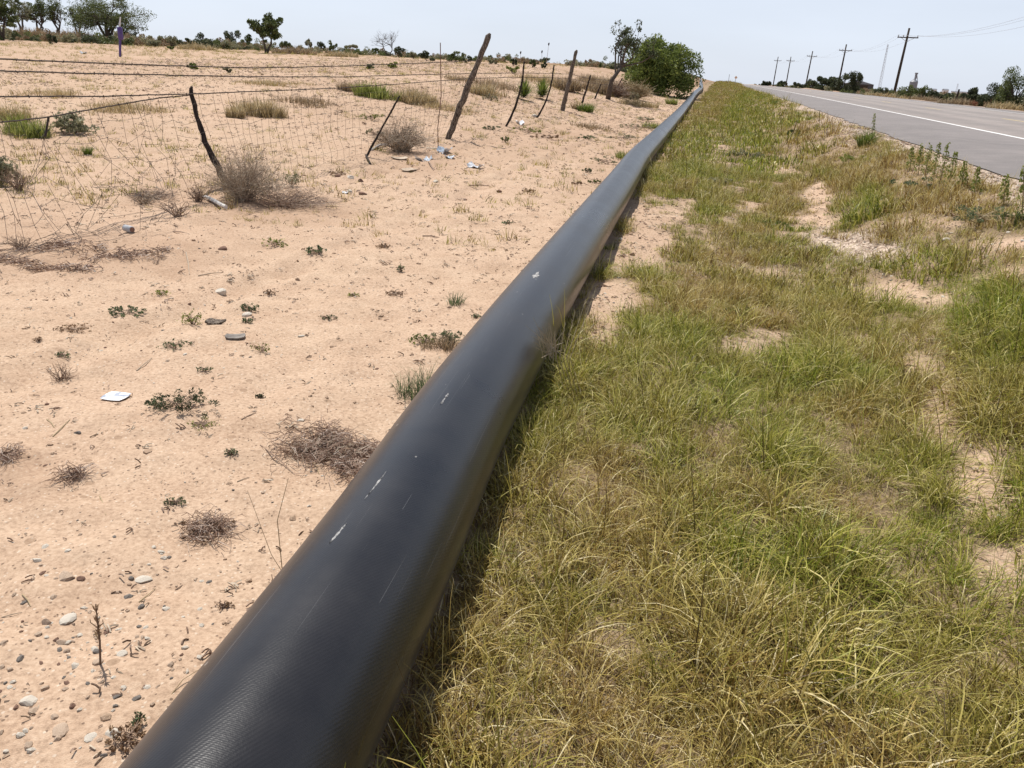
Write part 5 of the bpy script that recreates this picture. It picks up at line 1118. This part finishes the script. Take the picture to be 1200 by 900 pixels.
# ------------------------------------------------------------------ far side of the highway
UP = 'utility poles along the far side of the highway'
poles = []
for i, (px, py, tx, ty, D, lab) in enumerate([
    (1046.5, 114, 1068, 33, 122, 'nearest and tallest utility pole beyond the highway'), (981, 106, 993, 52, 186, 'second utility pole from the right'),
    (943.5, 103, 954, 60, 233, 'middle utility pole of the five'), (920.7, 101, 927.7, 66.5, 292, 'fourth utility pole from the right'), (906, 99.7, 912.8, 66.5, 318, 'farthest utility pole, leftmost of the five')]):
    p = far(px, D, py); t = on_depth(tx, ty, p.y); q = t-p; q = Vector((q.x*.5, 0, q.z)); Hh = q.z
    root = thing('utility_pole', lab, 'utility pole', p, UP)
    mb = MB(); mb.tube([(0, 0, -.6), q*.5, q], [.19, .16, .12], 10); mb.build('pole', M['pole'], root, True)
    dirv = Vector((cos(AZ), -sin(AZ), 0)); c = q*.87
    rot = Matrix.Rotation(-AZ, 3, 'Z'); mb = MB(); mb.box(c+Vector((0, -.2, 0)), (2.5, .12, .13), rot); mb.build('crossarm', M['pole'], root)
    for sx in (-1, 1):
        mb = MB(); mb.tube([c+dirv*sx*.85+Vector((0, -.2, 0)), c*.93+Vector((0, -.12, 0))], .025, 4); mb.build('brace', M['steel'], root)
    ends = []
    for sx in (-1.15, -.55, 1.15):
        e = c+dirv*sx+Vector((0, -.2, .07)); mb = MB(); mb.tube([e, e+Vector((0, 0, .08)), e+Vector((0, 0, .18)), e+Vector((0, 0, .22))], [.03, .07, .06, .03], 8); mb.build('insulator', M['ceramic'], root); ends.append(p+e+Vector((0, 0, .22)))
    poles.append(ends)
x, y = xy(62, 20.5); nx = poles[0]; d = (Vector(nx[0])-Vector(poles[1][0])); nxt = [e+d*1.05 for e in nx]
# next pole stands beyond the right edge of the view
for k, lab in enumerate(['overhead wire on the left end of the crossarms', 'overhead wire beside the pole tops', 'overhead wire on the right end of the crossarms']):
    pts = []
    seq = [nxt[k]]+[pl_[k] for pl_ in poles]
    for a, b in zip(seq[:-1], seq[1:]):
        for j in range(12):
            u = j/12; pts.append(a.lerp(b, u)-Vector((0, 0, 1.1*4*u*(1-u))))
    pts.append(seq[-1]); o0 = pts[0]; mb = MB(); mb.tube([p-o0 for p in pts], .008, 4); o = mb.build('overhead_wire', M['cable'], None, False, o0); tag(o, lab, 'power line', 'overhead wires')
RB = 'bushes beyond the highway'
for i, (px, py, wd, h, D, lf, lab) in enumerate([
    (1192, 0, 44, 36, 62, 'leaf_mesquite', 'tall leafy bush nearest the right edge beyond the highway'), (1168, 0, 40, 24, 66, 'leaf_dark', 'wide dark bush left of the tall bush at the right edge'), (1215, 0, 44, 30, 60, 'leaf_dark', 'dark bush cut by the right edge beyond the highway'),
    (1142, 0, 26, 17, 70, 'leaf_dark', 'smaller dark bush above the brownish red weeds'), (1103, 0, 30, 12, 88, 'leaf_dark', 'low bush left of the short dark fence post'), (1083, 0, 24, 14, 96, 'leaf_mesquite', 'olive bush right of the nearest utility pole'), (1066, 0, 24, 14, 104, 'leaf_mesquite', 'bush at the right foot of the nearest utility pole'),
    (1034, 0, 22, 9, 120, 'leaf_dark', 'small dark bush left of the nearest utility pole'), (999, 0, 18, 20, 165, 'leaf_dark', 'round bush just right of the second utility pole'), (984, 0, 22, 15, 180, 'leaf_dark', 'bush at the foot of the second utility pole'),
    (966, 0, 26, 13, 195, 'leaf_dark', 'dark bush between second and middle utility pole'), (950, 0, 18, 9, 215, 'leaf_dark', 'low bush at the foot of the middle utility pole'), (934, 0, 18, 6, 250, 'leaf_dark', 'low scrub left of the middle utility pole'),
    (892.5, 0, 4, 4, 330, 'leaf_dark', 'tiny round far bush, left of its twin, left of the farthest pole'), (898, 0, 5, 4, 330, 'leaf_dark', 'tiny far bush nearest the farthest utility pole'), (914, 0, 10, 6, 300, 'leaf_dark', 'low bush between the two farthest poles')]):
    p = far(px, D, 115); p.z -= .15; leafy('roadside_bush', lab, 'bush', px, py, wd*1.25, h*1.55, lf, 'bark', 8500 if wd > 25 else 2400, pxm(p)*1.0, stems=9, seed=600+i, group=RB, pos=p, core=.06, top=.5, K=22)
for i, (px, wd, h, D, mt, lab) in enumerate([(1125, 50, 9, 66, 'leaf_rusty', 'dry reddish grass beyond the road, below the white sheds'), (1040, 60, 7, 100, 'leaf_tan', 'dry tan grass beyond the road, below the barn'), (1185, 60, 9, 58, 'leaf_tan', 'dry tan grass at the foot of the tall right bush'), (1085, 50, 7, 82, 'leaf_rusty', 'dry grass below the olive bushes')]):
    p = far(px, D, 118); grassy('roadside_grass', lab, 'dry grass', px, 0, wd, h, mt, 700, pxm(p)*.9, .6, 700+i, None, 2, p)
# barn, sheds, silo, masts
p = far(1004, 400); m = pxm(p); root = thing('barn', 'low dark barn beyond the bushes right of the second utility pole', 'barn', p)
rot = Matrix.Rotation(-radians(20), 3, 'Z'); Wb, Lb, hb = 12.5, 9, 3.0
mb = MB(); mb.box((0, 0, hb/2), (Wb-.5, Lb, hb), rot); mb.build('wall', M['barn'], root)
mb = MB(); v = [rot @ Vector(q) for q in [(-Wb/2, -Lb/2-.3, hb), (Wb/2, -Lb/2-.3, hb), (-Wb/2, Lb/2+.3, hb), (Wb/2, Lb/2+.3, hb), (0, -Lb/2-.3, hb+1.5), (0, Lb/2+.3, hb+1.5)]]
mb.add(v, [(0, 1, 4), (3, 2, 5), (0, 4, 5, 2), (1, 3, 5, 4), (0, 2, 3, 1)]); mb.build('roof', M['sheetmetal'], root)
mb = MB(); mb.box(rot @ Vector((2.2, -Lb/2-.05, 1.3)), (3, .08, 2.6), rot); mb.build('door', M['pole'], root)
p = far(1068, 760); root = thing('grain_silo', 'squat grey grain silo with narrow head house on the horizon', 'silo', p)
mb = MB(); mb.tube([(0, 0, 0), (0, 0, 8.5)], 3.1, 20); mb.build('tank', M['sheetmetal'], root, False)
mb = MB(); mb.tube([(0, 0, 8.5), (0, 0, 10.2), (0, 0, 10.8)], [3.2, 1.2, .8], 20); mb.build('roof', M['sheetmetal'], root)
mb = MB(); mb.box((.6, 0, 12.6), (1.3, 1.3, 4)); mb.box((.6, 0, 15), (2.0, 1.6, 1.0)); mb.build('head_house', M['sheetmetal'], root)
mb = MB(); mb.tube([(3.2, 0, 8), (1.2, 0, 14)], .25, 6); mb.build('elevator_leg', M['steel'], root)
for (px, D, wd, h, lab) in [(1093.5, 640, 2.6, 1.2, 'small white shed left of the other on the horizon'), (1107, 560, 2.6, 1.2, 'small white shed right of the other on the horizon'), (1127, 1100, 24, 2.2, 'long pale shed on the horizon left of the dark bushes')]:
    p = far(px, D); root = thing('shed', lab, 'shed', p); m = pxm(p); p_ = Vector((0, 0, 0)); mb = MB(); mb.box((0, 0, h/2+.8), (wd, 3, h+1.6)); mb.build('wall', M['white'], root)
    mb = MB(); hh = h+1.6; mb.add([(-wd/2-.2, -1.7, hh), (wd/2+.2, -1.7, hh), (-wd/2-.2, 1.7, hh), (wd/2+.2, 1.7, hh), (-wd/2-.2, 0, hh+.7), (wd/2+.2, 0, hh+.7)], [(0, 1, 5, 4), (3, 2, 4, 5), (0, 4, 2), (1, 3, 5), (0, 2, 3, 1)]); mb.build('roof', M['sheetmetal'], root)
for (px, tx, ty, D, lab, tw) in [(1029, 1041, 52, 800, 'tall thin lattice radio mast between the two nearest utility poles', .9), (1120, 1123, 98, 1400, 'short far lattice mast on the horizon at right', 1.2)]:
    p = far(px, D); t = on_depth(tx, ty, p.y); Hh = t.z-p.z; root = thing('radio_mast', lab, 'radio mast', p); mb = MB(); L = [Vector((cos(a), sin(a), 0)) for a in (0, 2.09, 4.19)]
    wd = lambda z: tw*(1-.6*z/Hh)*1.5
    for q in L: mb.tube([q*wd(0), q*wd(Hh)+Vector((0, 0, Hh))], .10, 4)
    mb.build('mast_leg', M['steel'], root)
    mb = MB(); k = int(Hh/2.2)
    for j in range(k):
        z0, z1 = Hh*j/k, Hh*(j+1)/k
        for a in range(3): mb.tube([L[a]*wd(z0)+Vector((0, 0, z0)), L[(a+1) % 3]*wd(z1)+Vector((0, 0, z1))], .06, 3)
    mb.build('lattice', M['steel'], root)
p = far(1141, 66, 128); grassy('roadside_grass', 'brownish red weed clump below the dark bush beyond the highway', 'weed', 1141, 0, 14, 7, 'leaf_red', 200, pxm(p)*.9, .6, 712, None, 2, p)
for (px, D, h, lab) in [(1120, 72, 1.1, 'short dark fence post beyond the road below the white sheds'), (1160, 68, .9, 'short fence post in front of the wide dark bush')]:
    p = far(px, D, 118); mb = MB(); mb.tube([(0, 0, -.2), (.03, 0, h*.6), (.06, 0, h)], [.07, .07, .06], 8, jit=.2); o = mb.build('fence_post', M['post_dark'], None, False, p); tag(o, lab, 'fence post')
p = far(902, 150, 98); x, y = xy(165, 2.2); p = far(902, 170, 97)
p = far(861.5, 150, 97); p = Vector((p.x, p.y, z_at(p.x, p.y))); tgt = on_depth(862.5, 89, p.y)
root = thing('road_sign', 'tiny pale orange sign on the far road shoulder', 'road sign', p); hh = max(1.2, tgt.z-p.z); mb = MB(); mb.tube([(0, 0, -.2), (0, 0, hh)], .04, 6); mb.build('sign_post', M['steel'], root)
mb = MB(); mb.box((0, -.06, hh-.25), (.38, .03, .38), Matrix.Rotation(radians(45), 3, 'Y')); mb.build('sign_face', M['orange'], root)
p = far(853.5, 150, 97); mb = MB(); q = on_depth(853.5, 87, p.y)-p; mb.tube([(0, 0, -.2), (0, 0, max(1.0, q.z))], .04, 6); o = mb.build('delineator', M['steel'], None, False, p); tag(o, 'thin delineator post left of the tiny orange sign', 'post')
